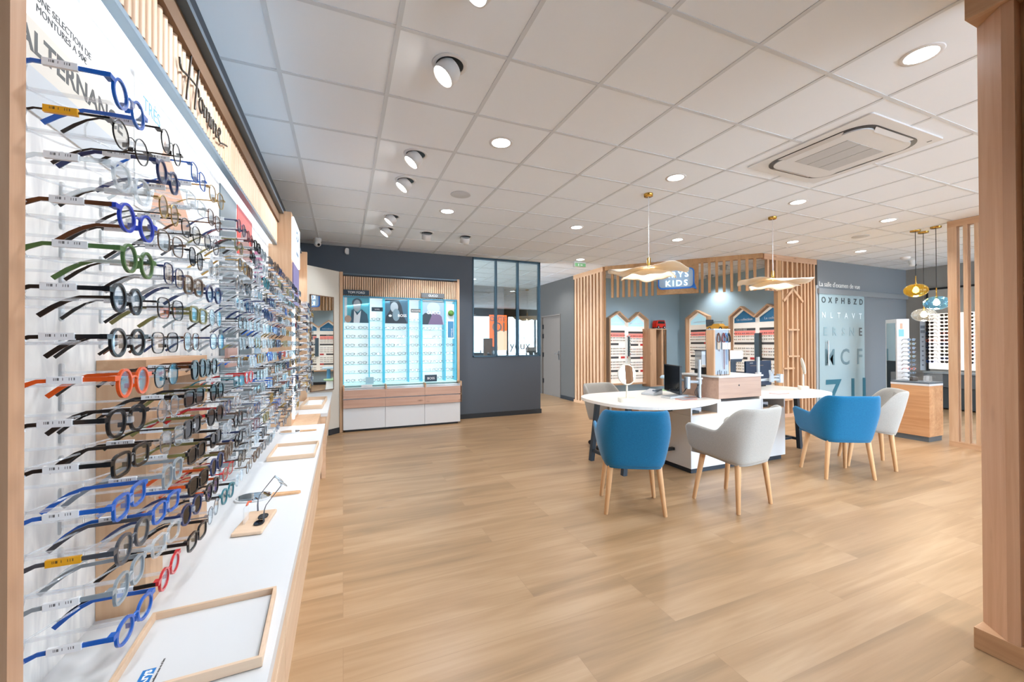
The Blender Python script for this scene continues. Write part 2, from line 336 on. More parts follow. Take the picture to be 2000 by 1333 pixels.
# speakers
for (gx,gy,lb) in ((1.16,4.205,'flat white round ceiling loudspeaker left of centre'),(7.17,3.62,'pale round ceiling loudspeaker above the examination room wall')):
    t=thing('ceiling_loudspeaker',lb,'speaker',(gx,gy,H)); part('grille',MB().lathe([(.108,0),(.108,-.004),(.1,-.007),(0,-.009)],32,caps=False),mat('grille_white','#c9cbcd',.6,bump=.4,bscale=900),t)
# air conditioner cassette
ac=thing('air_conditioner','white ceiling cassette air conditioner with black curved air slots','air conditioner',(3.85,2.1,H))
part('panel',MB().prism(rrect(.95,.95,.02),-.012,0),mat('ac_white','#dcdcdb',.5),ac,bevel=.004)
def rr_ring(w,r,dw,z0,z1):
    return MB().ring(rrect(w,w,r,8),rrect(w-dw,w-dw,r-dw/2,8),z0,z1)
part('air_slot',rr_ring(.80,.16,.07,-.016,-.0125),mat('ac_slot','#2a2a2c',.4),ac)
fl=MB()
for a in range(4):
    M=Matrix.Rotation(a*pi/2,4,'Z')
    fl.add([(-.25,-.385,-.0165),(.25,-.385,-.0165),(.21,-.352,-.030),(-.21,-.352,-.030)],[(0,1,2,3)],0,False,M)
    fl.add([(-.25,-.389,-.0160),(.25,-.389,-.0160),(.21,-.352,-.026),(-.21,-.352,-.026)],[(3,2,1,0)],0,False,M)
part('louvre_flap',fl,mat('ac_flap','#d3d1ce',.5),ac)
part('intake_cover',MB().prism(rrect(.725,.725,.12,8),-.026,-.0125),_mc['ac_white'],ac,bevel=.004)
part('intake_grille',MB().box(-.24,-.085,-.20,.20,-.029,-.026).box(-.078,.078,-.20,.20,-.029,-.026).box(.085,.24,-.20,.20,-.029,-.026),mat('ac_grille','#bfc0c0',.6,bump=.5,bscale=500),ac)
part('indicator',MB().box(.405,.415,-.43,-.40,-.0135,-.012),BLACK,ac)
# exit sign, alarm, cameras, smoke detector
t=thing('exit_sign','small green emergency exit sign hanging from the ceiling grid','exit sign',(4.27,6.83,H)); part('housing',MB().box(-.13,.13,-.03,.03,-.10,0),TRIMW,t,bevel=.004)
part('green_face',MB().box(-.12,.12,-.034,-.0305,-.095,-.03),mat('exit_green','#5f8f62',.4,emit=.5),t); part('running_figure',MB().box(-.05,-.03,-.036,-.034,-.085,-.045).box(.0,.05,-.036,-.034,-.075,-.055),PW,t)
def cctv(x,y,lb):
    t=thing('security_camera',lb,'camera',(x,y,H)); part('mount',MB().lathe([(.055,0),(.055,-.05),(.06,-.055)],24,caps=False),WHITEM,t)
    M=Matrix.Translation((0,0,-.075))@Matrix.Rotation(R(25),4,'Y')
    part('dome',MB().lathe([(.052*cos(R(a)),.052*sin(R(a))) for a in range(90,-91,-15)],24,0,M,caps=False),WHITEM,t)
    part('lens',MB().lathe([(.018,0),(.018,.02),(0,.022)],16,0,Matrix.Translation((.02,-.03,-.095))@Matrix.Rotation(R(115),4,'X')),BLACK,t)
cctv(-.355,6.77,'white dome security camera over the slate back wall'); cctv(10.2,4.3,'white dome security camera behind the three glass globe pendants')
t=thing('motion_sensor','small white motion sensor mounted on the slate wall above the lit cabinet','sensor',(.062,YB,2.87)); part('body',MB().prism(rrect(.055,.10,.02),0,.04,0,Matrix.Rotation(pi/2,4,'X')@Matrix.Scale(1,4)),WHITEM,t,bevel=.006); part('bracket',MB().box(-.035,-.02,-.05,0,-.03,.02),WHITEM,t)
t=thing('smoke_detector','flat white smoke detector on the ceiling near the amber pendant','smoke detector',(9.72,4.2,H)); part('body',MB().lathe([(.075,0),(.07,-.03),(.045,-.045),(0,-.045)],24,caps=False),WHITEM,t)
for i,(x_,y_) in enumerate(((7.95,7.04),(7.22,6.05))):
    t=thing('track_spotlight',['grey ceiling spotlight behind the header slats, left of the pair','grey ceiling spotlight behind the header slats, right of the pair'][i],'ceiling light',(x_,y_,H)); part('lamp_can',MB().lathe([(.09,0),(.09,-.01),(.06,-.012),(.06,-.09),(.05,-.09)],20,caps=False),GREYM,t)
    light('SPOT','kids_lamp',(0,0,-.12),34,WARM,.06,parent=t,spot=130,blend=.8)
light('SPOT','kids_lamp',(6.3,7.0,H-.05),60,WARM,.06,spot=140,blend=.8)

# ------------------------------------------------------------------ kids corner
SL=.045
t=thing('slatted_wall_panel','tall oak slatted wall panel beside the taupe door and the blue kids corner','wall panel',(5.0,7.07,0),0)
part('backing_board',MB().box(.03,.058,.0,1.17,0,H-.002),OAKD,t)
s=MB(); yy=.03
while yy<1.12: s.box(-.02,.03,yy,yy+.078,.06,H-.10); yy+=.126
part('slat',s,OAK,t); part('top_rail',MB().box(-.02,.03,0,1.17,H-.10,H-.002),OAKY,t); part('bottom_rail',MB().box(-.02,.03,0,1.17,0,.06),OAKY,t)
# diagonal header
hx,hy=5.03,7.05; ht=math.atan2(4.97-7.07,6.91-5.03); HL=2.80
hd=thing('slatted_header','long oak header beam with short hanging slats crossing in front of the blue kids corner','slatted header',(hx,hy,0))
M=TM(0,0,0,ht)
part('beam',MB().box(0,HL,2.87,H-.002,-.045,.045,0,M),OAKD,hd)
s=MB()
for k in range(8): tt=.125+k*.112; s.box(tt,tt+SL,2.30,2.87,-.03,.03,0,M)
for k in range(8): tt=1.80+k*.122; s.box(tt,tt+SL,2.30,2.87,-.03,.03,0,M)
part('slat',s,OAKD,hd)
part('sign_board',MB().box(1.017,1.761,2.307,2.87,-.035,.045,0,M),OAKDX,hd)
# kids sign
SB=mat('sign_blue','#1f62ac',.4,emit=.12); SGL=mat('sign_face','#8f9fae',.4,emit=.03); GLOWB=mat('glow_letters','#ffffff',.5,emit=1.0,ecol='#c8ecff')
ks=thing('illuminated_sign','blue speech bubble sign with glowing KRYS KIDS letters on the oak header','sign',(hx,hy,0))
def bubble(d): return [(x,y) for x,y in inset(rrect(.65,.39,.08,6,1.365,2.595),d)]
bo=rrect(.65,.39,.08,6,1.365,2.595)
part('blue_rim',MB().prism(bo,.046,.075,0,M).prism([(1.60,2.43),(1.69,2.50),(1.73,2.375)],.046,.075,0,M),SB,ks)
part('face',MB().prism(rrect(.60,.34,.06,6,1.365,2.60),.0755,.079,0,M),SGL,ks)
for tx,zz in (('KRYS',2.62),('KIDS',2.455)):
    writing(tx,.155,M@Matrix.Translation((1.375,zz,.086)),GLOWB,ks,.005,'CENTER','glowing_letters',1.32,.0015)
light('AREA','sign_glow',(M@Vector((1.365,2.6,.16))+Vector((hx,hy,0))),.25,(.6,.8,1),.5,rot=(pi/2,0,ht))
# right slatted wall with house-shaped niche
t=thing('slatted_wall_panel','oak slatted wall with a little house-shaped shelf niche, left of the frosted glass door','wall panel',(6.91,4.95,0),0)
bk=MB(); X0,X1=.36,1.47
op=[(.615,.77,1.12,1.58),(.51,.62,.42,.88)]
bk.box(X0,.51,.05,.075,0,H-.002).box(.51,.62,.05,.075,0,.42).box(.51,.62,.05,.075,.88,H-.002).box(.62,.77,.05,.075,0,1.12).box(.62,.77,.05,.075,1.58,H-.002).box(.77,X1,.05,.075,0,H-.002)
part('backing_board',bk,OAKD,t)
s=MB()
for xx in (7.404,7.536,7.676,7.811,7.932,8.031,8.127,8.218,8.309):
    xx-=6.91; s.box(xx-.02,xx+.02,0,.05,.06,H-.10)
for xx in (7.02,7.14,7.25): xx-=6.91; s.box(xx-.0225,xx+.0225,0,.05,2.30,H-.10)
part('slat',s,OAK,t)
part('corner_post',MB().box(X0,.46,0,.05,0,H-.10),OAKD,t)
part('top_rail',MB().box(0,X1,-.004,.05,H-.10,H-.002),OAKX,t); part('bottom_rail',MB().box(X0,X1,-.004,.05,0,.06),OAKX,t)
hs=MB(); a=Vector((.75,2.35)); l=Vector((.49,2.12)); r_=Vector((1.03,2.12))
for p,q in ((l,a),(a,r_)):
    dr=(q-p).normalized(); nn=Vector((-dr.y,dr.x))*.022
    hs.prism([tuple(p+nn),tuple(q+nn),tuple(q-nn),tuple(p-nn)],.001,.075,0,TM(0,0,0)@Matrix.Translation((0,0,-.05)))
for x0,x1,z in ((.62,.92,1.60),(.62,.92,1.11),(.49,.78,.89),(.49,.78,.32)): hs.box(x0,x1,-.02,.05,z-.015,z+.015)
part('niche_frame',hs,OAK,t)
# houses
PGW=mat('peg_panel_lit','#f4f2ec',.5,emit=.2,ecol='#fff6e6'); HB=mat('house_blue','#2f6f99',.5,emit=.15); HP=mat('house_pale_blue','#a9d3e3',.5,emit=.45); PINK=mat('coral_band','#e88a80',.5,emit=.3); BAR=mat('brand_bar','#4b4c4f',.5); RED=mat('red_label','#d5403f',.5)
TC=[mat('tiny_'+c,h,.4) for c,h in (('black','#3a3a3e'),('blue','#4a6286'),('red','#9a5a5a'),('grey','#77777a'),('brown','#7a6650'))]
tiny=MB()
def tinyspec(M,mi,w=.105):
    for s_ in (-1,1):
        o=[(s_*.25*w+.20*w*cos(2*pi*k/6),.20*w*sin(2*pi*k/6)) for k in range(6)]; i_=[(s_*.25*w+.11*w*cos(2*pi*k/6),.10*w*sin(2*pi*k/6)) for k in range(6)]
        tiny.ring(o,i_,0,.004,mi,M)
        tiny.box(s_*.46*w-.001,s_*.46*w+.001,0,.004,-.06,.002,mi,M)
def house(label,outer,M,depth,bays,loc,hcol,txt,seed):
    t=thing('house_display',label,'wall display',loc); t.rotation_euler=(0,0,0)
    inner=inset(outer,.035)
    part('house_frame',MB().ring(outer,inner,.0,depth,0,M),OAK,t)
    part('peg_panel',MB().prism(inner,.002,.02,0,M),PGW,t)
    for bi,(u0,u1,zt,za) in enumerate(bays):
        um=(u0+u1)/2
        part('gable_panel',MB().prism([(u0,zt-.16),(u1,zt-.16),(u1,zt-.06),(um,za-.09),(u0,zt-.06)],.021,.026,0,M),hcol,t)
        writing('La collection',.075 if u1-u0>.4 else .06,M@Matrix.Translation((um,zt-.11,.027)),TEXTW,t,.001,'CENTER')
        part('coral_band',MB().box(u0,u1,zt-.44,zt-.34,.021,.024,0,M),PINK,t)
        part('brand_bar',MB().box(u0,u1,zt-.335,zt-.285,.021,.03,0,M),BAR,t)
        if txt[bi]: writing(txt[bi],.05,M@Matrix.Translation((u0+.03,zt-.33,.0305)),TEXTW,t)
        rr=random.Random(seed+bi)
        for k in range(3):
            zz=zt-.62-.33*k
            if zz<.5: continue
            part('brand_bar',MB().box(u0,u0+(u1-u0)*rr.choice((.62,1,1)),zz-.025,zz+.025,.021,.03,0,M),BAR,t)
            if rr.random()<.5: part('red_label',MB().box(u1-.12,u1,zz-.025,zz+.025,.0305,.033,0,M),RED,t)
        z=zt-.40; n=max(4,int((u1-u0)/.09))
        while z>.47:
            if min(abs(z-(zt-.62-.33*k)) for k in range(3))>.045 or z<.55:
                for k in range(n):
                    u=u0+(k+.5)*(u1-u0)/n
                    tinyspec(Matrix.Translation(loc)@M@Matrix.Translation((u+rr.uniform(-.004,.004),z,.055)),rr.choice((0,0,0,1,2,3,3,4)),.084)
            z-=.066
    return t
M0=TM(0,0,0,0)
O=Vector((5.93,8.298,0))
house('double-gabled oak house display on the left blue wall, pale blue gables',[(0,.34),(1.19,.34),(1.19,1.96),(.91,2.145),(.60,1.92),(.30,2.15),(0,1.98)],M0,.15,[(.05,.54,1.96,2.16),(.66,1.14,1.94,2.15)],O,HP,('',''),3)
MR=TM(0,0,0,-pi/2)
house('narrow single-gabled oak house display in the right-hand part of the blue corner',[(0,.45),(.70,.45),(.70,2.02),(.34,2.19),(0,2.0)],MR,.13,[(.09,.63,1.98,2.2)],Vector((8.278,7.98,0)),HP,('',),13)
house('double-gabled oak house display with dark blue gables beside the slatted wall',[(0,.45),(1.35,.45),(1.35,1.97),(.92,2.18),(.62,1.95),(.30,2.18),(0,1.97)],MR,.13,[(.07,.58,1.97,2.19),(.68,1.28,1.97,2.19)],Vector((8.278,6.70,0)),HB,('POLICE KIDS',''),23)
cs=part('spectacles',tiny,TC); tag(cs,'many tiny childrens spectacles pegged in rows inside the oak house displays','glasses'); cs['kind']='stuff'
# gap mirrors
t=thing('display_mirror','slim mirror strip between the two bays of the left house display','mirror',(6.55,8.298,.7)); part('glass_face',MB().box(-.045,.045,-.10,-.02,0,.85),MIRROR,t); 
t=thing('display_post','dark blue-grey post between the two bays of the dark blue gabled display','post',(8.26,6.03,.95)); part('post',MB().box(-.09,.0,-.055,.055,0,.62),mat('post_slate','#4a5f6b',.5),t,bevel=.003)
# wooden boxes with toys
t=thing('wall_box','open oak wall box carrying the red toy van, left blue wall','wall box',(7.03,8.298,0))
part('front_board',MB().box(0,.19,-.30,-.27,.30,1.70),OAK,t); part('side_panel',MB().box(0,.02,-.27,0,.30,1.70),OAK,t); part('top_board',MB().box(0,.52,-.30,0,1.70,1.725),OAKX,t)
part('back_panel',MB().box(.02,.52,-.02,0,.30,1.70),mat('brown_recess','#6b4c33',.6),t); part('bottom_board',MB().box(0,.52,-.30,0,.28,.30),OAKX,t); part('stile',MB().box(.36,.42,-.30,-.06,.30,1.70),OAK,t); part('mirror_strip',MB().box(.44,.52,-.30,-.28,.45,1.70),MIRROR,t)
def toycar(loc,rz,lb,body,van):
    t=thing('toy_car',lb,'toy car',loc,rz)
    BC=mat('toy_'+body,{'red':'#d8301f','yellow':'#e0a83c'}[body],.3); 
    if van:
        part('body',MB().prism([(-.16,.03),(.16,.03),(.16,.12),(.13,.21),(-.13,.21),(-.16,.13)],-.07,.07,0,Matrix.Rotation(pi/2,4,'X')),BC,t,bevel=.012)
        part('window',MB().prism([(-.12,.13),(.13,.13),(.11,.19),(-.10,.19)],-.073,.073,0,Matrix.Rotation(pi/2,4,'X')),BLACK,t)
        part('roof_hatch',MB().box(-.02,.14,-.05,.05,.205,.222),BLACK,t)
    else:
        part('body',MB().prism([(-.24,.03),(.24,.03),(.24,.09),(.10,.11),(.05,.15),(-.10,.15),(-.14,.10),(-.24,.09)],-.08,.08,0,Matrix.Rotation(pi/2,4,'X')),BC,t,bevel=.01)
        part('tail_board',MB().box(.20,.24,-.10,.10,.09,.26),mat('toy_slate','#4b5560',.5),t)
        part('ladder',MB().tube([(-.1,0,.15),(-.1,0,.20)],.004).tube([(-.16,0,.20),(.20,0,.20)],.005).tube([(.1,0,.13),(.1,0,.20)],.004),DARKG,t)
    for sx in (-1,1):
        for sy in (-1,1): part('wheel',MB().lathe([(.038,-.012),(.038,.012)],16,0,Matrix.Translation((sx*(.1 if van else .15),sy*.072,.038))@Matrix.Rotation(pi/2,4,'X')).lathe([(.015,-.015),(.015,.015)],12,1,Matrix.Translation((sx*(.1 if van else .15),sy*.072,.038))@Matrix.Rotation(pi/2,4,'X')),[BLACK,PW],t)
toycar((7.44,8.14,1.725),R(4),'red toy van with black windows on top of the oak wall box','red',True)
t=thing('wall_box','oak wall box carrying the yellow toy car, right blue wall','wall box',(8.278,6.98,0)); part('carcass',MB().box(-.22,0,-.27,.28,.30,1.66),OAK,t); part('white_front',MB().box(-.226,-.22,-.02,.26,.32,1.62),WHITE,t)
toycar((8.12,6.97,1.66),R(90),'yellow toy car with a ladder on the oak wall box','yellow',False)
# stools and little table
for i,(x_,y_,lb) in enumerate(((5.86,6.5,'left of two low mint green round stools in the kids corner'),(6.36,6.7,'right of two low mint green round stools, behind the monitor'))):
    t=thing('stool',lb,'stool',(x_,y_,0),0,'mint green kids stools'); part('seat',MB().lathe([(.16,.33),(.175,.345),(.17,.37),(0,.372)],28,caps=False).lathe([(.16,.33),(0,.33)],28,caps=False),mat('mint','#a9cfa0',.6),t)
    part('base',MB().lathe([(.13,0),(.10,.33)],24),mat('stool_base','#e8ebe6',.5),t)
t=thing('play_table','small pale blue mushroom-shaped play table behind the monitor','table',(6.16,6.45,0)); part('table_top',MB().lathe([(.17,.64),(.19,.66),(.15,.70),(0,.71)],28,caps=False).lathe([(.17,.64),(0,.64)],28,caps=False),mat('pale_blue','#b9cfda',.6),t); part('stem',MB().lathe([(.11,0),(.05,.2),(.05,.64)],20),mat('mid_blue','#4f8fb5',.6),t)

# ------------------------------------------------------------------ examination room door
sd=struct('door_2',MB().box(8.39,9.84,4.915,4.925,.015,2.30),glass('frosted_glass',(.62,.74,.77),refl=.05,rough=.25,dens=.62,dcol=(.55,.70,.74)))
part('rail',MB().box(8.36,11.44,4.895,4.948,2.30,2.40),mat('rail_aluminium','#a7adb2',.35,.5),sd,bevel=.003)
part('jamb',MB().box(8.335,8.395,4.935,4.99,.0,2.46),mat('jamb_grey','#a8adb0',.5),sd)
part('handle',MB().tube([(8.58,4.90,.96),(8.58,4.87,.96),(8.58,4.87,1.36),(8.58,4.90,1.36)],.011).tube([(8.58,4.87,.92),(8.58,4.87,1.40)],.012),STEEL,sd)
LT=mat('clear_letter_teal','#3f7384',.3); LT2=mat('clear_letter_dark','#3c474c',.3); LT3=mat('clear_letter_white','#e4f0f2',.3)
def row(chars,x0,x1,z,size,mats,bold=0):
    n=len(chars)
    for i,ch in enumerate(chars):
        if ch==' ': continue
        xx=x0+(x1-x0)*i/(n-1); writing(ch,size,TM(xx,4.912,z,0),mats[i%len(mats)],sd,.0008,'CENTER','cut_out_letter',1,bold)
row('OXPHBZD',8.52,9.73,2.13,.16,[LT2],.003); row('NLTAVT',8.52,9.70,1.84,.16,[LT3],.002); row('ERSNE',8.56,9.70,1.50,.23,[mat('letter_mid','#86a3ab',.3)]*4+[LT2],.004)
row('MCF',8.70,9.66,.93,.44,[mat('letter_soft','#5f7f89',.3)],.006); row('ZU',8.80,9.62,.10,.78,[LT],.012)
t=thing('wall_lettering','white lettering La salle d\'examen de vue above the frosted sliding door','lettering',(8.44,4.946,2.45)); writing("La salle d'examen de vue",.135,TM(0,0,0,0),TEXTW,t,.002,space=.98)

# ------------------------------------------------------------------ spectacles
def superellipse(w,h,n,top=1.0,N=28):
    P=[]
    for k in range(N):
        a=2*pi*k/N; c,s_=cos(a),sin(a)
        x=w/2*abs(c)**(2/n)*(1 if c>=0 else -1); y=h/2*abs(s_)**(2/n)*(1 if s_>=0 else -1)
        x*=1+(.06*top)*(y/(h/2))
        P.append((x,y))
    return P
SHAPES={'round':(.046,.045,2.0,.3),'panto':(.049,.044,2.4,1.2),'rectangular':(.053,.036,3.6,.8),'square':(.050,.042,3.2,.8),'oval':(.050,.037,2.2,.3)}
PAL={'blue':('#1f5fb8',.25),'royal blue':('#2440b0',.25),'navy':('#1c2f5c',.3),'black':('#141417',.25),'dark grey':('#45484f',.3),'green':('#4f7040',.3),'orange':('#e0571a',.25),
 'red':('#c22a2e',.25),'burgundy':('#6e1f2c',.3),'tortoiseshell':('#5a3218',.25),'grey':('#8b9499',.3),'olive':('#7b7440',.35),'brown':('#5f4836',.3),'teal':('#20707c',.3),'gold':('#c8a662',.25),'silver':('#b5bbc0',.25),'clear':None,'violet':('#5b4a8a',.3)}
def pmat(c):
    if c=='clear': return glass('clear_frame',(.86,.90,.92),gcol=(1,1,1),rough=.12,ior=1.6,dens=.28,dcol=(.9,.93,.95))
    h,r=PAL[c]; return mat('frame_'+c.replace(' ','_'),h,r,.9 if c in('gold','silver') else 0,coat=.3 if c not in('gold','silver') else 0)
SUNL=glass('lens_sun',(.16,.13,.10),gcol=(.8,.85,.95),rough=.02,ior=1.5); SUNV=glass('lens_violet',(.30,.25,.55),gcol=(.8,.8,1),rough=.02,ior=1.5)
TAGM=None
def tag_mat(name,base):
    m=bpy.data.materials.new(name); m.use_nodes=True; nt=m.node_tree; N=nt.nodes; L=nt.links; b=N['Principled BSDF']; b.inputs['Roughness'].default_value=.4
    tc=N.new('ShaderNodeTexCoord'); sx=N.new('ShaderNodeSeparateXYZ'); L.new(tc.outputs['Object'],sx.inputs[0])
    def mth(op,a,bv=None,c=None):
        n=N.new('ShaderNodeMath'); n.operation=op
        for i,q in enumerate((a,bv,c)):
            if q is None: continue
            if isinstance(q,(int,float)): n.inputs[i].default_value=q
            else: L.new(q,n.inputs[i])
        return n.outputs[0]
    cx=N.new('ShaderNodeCombineXYZ'); L.new(mth('MULTIPLY',sx.outputs['X'],900),cx.inputs[0])
    wn=N.new('ShaderNodeTexWhiteNoise'); wn.noise_dimensions='1D'; L.new(mth('FLOOR',mth('MULTIPLY',sx.outputs['X'],1100)),wn.inputs['W'])
    bars=mth('GREATER_THAN',wn.outputs['Value'],.5)
    inx=mth('MULTIPLY',mth('GREATER_THAN',sx.outputs['X'],-.069),mth('LESS_THAN',sx.outputs['X'],-.044))
    inz=mth('MULTIPLY',mth('GREATER_THAN',sx.outputs['Z'],.0005+.009),mth('LESS_THAN',sx.outputs['Z'],.0045+.009))
    f=mth('MULTIPLY',mth('MULTIPLY',bars,inx),mth('MULTIPLY',inz,.85))
    mi=N.new('ShaderNodeMix'); mi.data_type='RGBA'; L.new(f,mi.inputs[0]); mi.inputs[6].default_value=lin(base); mi.inputs[7].default_value=(.03,.03,.03,1); L.new(mi.outputs[2],b.inputs['Base Color'])
    return m
TAGW=tag_mat('price_tag_white','#eef0f2'); TAGY=tag_mat('price_tag_yellow','#e9a824')
ZT=.010
_gc={}
def gparts(shape,thick):
    """geometry of one pair facing +x, lens centres at y=+-.033: frame, lens L/R, temples"""
    k=(shape,thick)
    if k in _gc: return _gc[k]
    w,h,n,tp=SHAPES[shape]; th=.0042 if thick else .0014; dp=.0042 if thick else .002
    MX_=Matrix(((0,0,1,0),(1,0,0,0),(0,1,0,0),(0,0,0,1)))   # local (x,y,z)->(z,x,y): plane y/z, extrude x
    fr=MB(); lens=[]
    for s_ in (-1,1):
        P=superellipse(w,h,n,tp); O_=[(p[0]+s_*.033,p[1]) for p in P]; I=inset(O_,th*.6); O2=inset(O_,-th*.4)
        fr.ring(O2,I,-dp/2,dp/2,0,MX_)
        lens.append(MB().prism(inset(O_,th*.5),-.0006,.0006,0,MX_))
        # end piece
        yo=s_*(.033+w/2); fr.box(-.007,.002,min(yo-s_*.002,s_*.0695),max(yo-s_*.002,s_*.0695),ZT-(.004 if thick else .0018),ZT+(.004 if thick else .0018))
        # nose pads
        fr.box(-.009,-.002,s_*.0085-.001,s_*.0085+.001,-.010,-.002)
    yi=.033-w/2
    fr.tube([(0,-yi-.001,.006),(.001,-yi*.4,.0095),(.001,yi*.4,.0095),(0,yi+.001,.006)],.0022 if thick else .001,6)
    tm=[]
    a=.0036 if thick else .0017; b=.0013 if thick else .0008
    for s_ in (-1,1):
        y=s_*.0685
        tm.append(MB().tube([(-.003,y,ZT),(-.05,y,ZT),(-.088,y,ZT-.001),(-.105,y*.99,ZT-.008),(-.122,y*.97,ZT-.020),(-.140,y*.95,ZT-.036)],b,4,ry=[a,a*.9,a*.8,a,a*1.1 if thick else .0028,a*1.1 if thick else .0030],up=(0,0,1)))
    tg=MB().box(-.076,-.036,-.0722,-.0670,ZT-.0055,ZT+.0055)
    _gc[k]=(fr,lens,tm,tg); return _gc[k]
_me={}
def gm(key,fn):
    if key not in _me: _me[key]=fn()
    return _me[key]
def spectacles(loc,rz,shape,thick,col,tcol,lens,tagc,label,group,full,rx=0,name='spectacles',cat='glasses'):
    fr,ln,tm,tg=gparts(shape,thick); lm={'clear':LENS,'sun':SUNL,'violet':SUNV}[lens]; tgm=TAGY if tagc=='y' else TAGW
    if full:
        t=thing(name,label,cat,loc,rz,group); t.rotation_euler=(rx,0,rz)
        part('frame',gm(('f',shape,thick,col),lambda:fr.mesh('frame',pmat(col))),None,t)
        for i in (0,1): part('lens',gm(('l',shape,thick,lens,i),lambda:ln[i].mesh('lens',lm)),None,t)
        for i in (0,1): part('temple',gm(('t',thick,tcol,i),lambda:tm[i].mesh('temple',pmat(tcol))),None,t)
        if tagc: part('price_tag',gm(('g',tagc),lambda:tg.mesh('price_tag',tgm)),None,t,label='yellow price tag' if tagc=='y' else None)
        return t
    def mk():
        mb=MB().join(fr,mi=0).join(ln[0],mi=1).join(ln[1],mi=1).join(tm[0],mi=2).join(tm[1],mi=2)
        if tagc: mb.join(tg,mi=3)
        return mb.mesh(name,[pmat(col),lm,pmat(tcol),tgm])
    o=part(name,gm(('w',shape,thick,col,tcol,lens,tagc),mk),None,None,loc,rot=(rx,0,rz)); tag(o,label,cat,group); return o
ORD=['first','second','third','fourth','fifth','sixth','seventh','eighth','ninth','tenth','eleventh','twelfth','thirteenth','fourteenth','fifteenth','sixteenth','seventeenth','eighteenth','nineteenth']

# ------------------------------------------------------------------ left-hand wall unit
MARB=bpy.data.materials.new('marbled_panel'); MARB.use_nodes=True
def _marb():
    nt=MARB.node_tree; N=nt.nodes; L=nt.links; b=N['Principled BSDF']; tc=N.new('ShaderNodeTexCoord'); mp=N.new('ShaderNodeMapping'); mp.inputs['Scale'].default_value=(1,9,1.6); L.new(tc.outputs['Object'],mp.inputs['Vector'])
    n=N.new('ShaderNodeTexNoise'); n.inputs['Scale'].default_value=2.2; n.inputs['Detail'].default_value=5; n.inputs['Distortion'].default_value=1.2; L.new(mp.outputs['Vector'],n.inputs['Vector'])
    cr=N.new('ShaderNodeValToRGB'); e=cr.color_ramp.elements; e[0].position=.33; e[0].color=lin('#cfcdcb'); e[1].position=.6; e[1].color=lin('#eeebe6'); L.new(n.outputs['Fac'],cr.inputs['Fac']); L.new(cr.outputs['Color'],b.inputs['Base Color']); b.inputs['Roughness'].default_value=.5
_marb()
XB=-.58   # face of the back panels
CZ=.66
def unit(y0,y1,label,loc,cut=None):
    t=thing('display_unit',label,'display unit',loc)
    L=Matrix.Translation((-loc[0],-loc[1],-loc[2]))
    def P(n,mb,m,**k): return part(n,MB().join(mb,L),m,t,**k)
    P('back_panel',MB().box(XL+.001,XB,y0,y1,CZ,2.5),MARB)
    ct=cut or [(XB-.04,y0),(-.146,y0),(-.146,y1),(XB-.04,y1)]
    P('counter',MB().prism(ct,CZ-.035,CZ),WHITE,bevel=.002)
    ye=ct[2][1]
    P('base_cabinet',MB().box(XB,-.205,y0+.002,ye-.32 if cut else ye,0,.34),PALEY)
    n=max(1,round((ye-.3-y0)/.62)) if cut else round((ye-y0)/.62)
    yy0,yy1=y0,(ye-.32 if cut else ye)
    for k in range(n):
        a=yy0+(yy1-yy0)*k/n+.003; b=yy0+(yy1-yy0)*(k+1)/n-.003
        P('drawer_front',MB().box(-.56,-.163,a,b,.34,.475),PALEY); P('drawer_front',MB().box(-.56,-.163,a,b,.481,CZ-.036),PALEY)
    P('canopy',MB().box(XL+.001,-.468,y0,y1,2.478,2.5),mat('canopy_grey','#5b6a76',.35,.4))
    P('canopy_board',MB().box(-.535,-.50,y0,y1,2.40,2.478),mat('canopy_brown','#6d5138',.6))
    P('trim_strip',MB().box(-.548,-.517,y0,y1,2.205,2.222),BLUEM)
    P('light_strip',MB().box(-.578,-.550,y0+.01,y1-.01,2.212,2.218),GLOWW)
    P('light_housing',MB().box(XB,-.535,y0,y1,2.2185,2.24),WHITEM)
    s=MB(); yy=y0+.004
    while yy<y1-.03:
        s.tube([(-.53,yy+.0175,2.222),(-.53,yy+.0175,2.43)],.0165,8); yy+=.04
    P('fascia_slat',s,PALE2)
    P('fascia_board',MB().box(-.545,-.535,y0,y1,2.222,2.40),mat('fascia_dark','#5f4634',.6))
    return t,P
PALE2=wood('fascia_oak','#dcbda0','#caa686','z',rough=.5,knots=0)
U1,P1=unit(.785,3.95,'long wall display unit full of spectacles with white counter and slatted Homme fascia',(XB,.785,0))
P1('side_panel',MB().box(XL+.001,-.41,.755,.785,0,2.52),wood('post_oak','#c9a080','#b08360','z',knots=0))
# upper posters, grey mirrors, pale strips on the back panel
PB=mat('poster_beige','#cfc7bb',.6); PBL=mat('poster_pale_blue','#b8cfe0',.5); PTAN=mat('poster_tan','#c79c84',.5); PGREY=mat('poster_grey','#b7babd',.5); PRED=mat('poster_red','#c9463c',.5); PPLUM=mat('poster_plum','#8c4c6c',.5)
Mx=TM(XB,0,0,pi/2)
def wallposter(lb,y0,y1,z0,z1,base,extra=()):
    t=thing('poster',lb,'poster',(XB+.0005,y0,z0)); ML=TM(0,0,0,pi/2)
    part('sheet',MB().box(0,y1-y0,0,z1-z0,0,.003,0,ML),base,t)
    for q in extra: q(t,ML)
    return t
def txt(s_,sz,u,v,m=TEXTD,bold=0): return lambda t,ML: writing(s_,sz,ML@Matrix.Translation((u,v,.0034)),m,t,.0004,'LEFT','lettering',1,bold)
def poly(P,m,n='colour_field',d=.0034): return lambda t,ML: part(n,MB().prism(P,.003,d,0,ML),m,t)
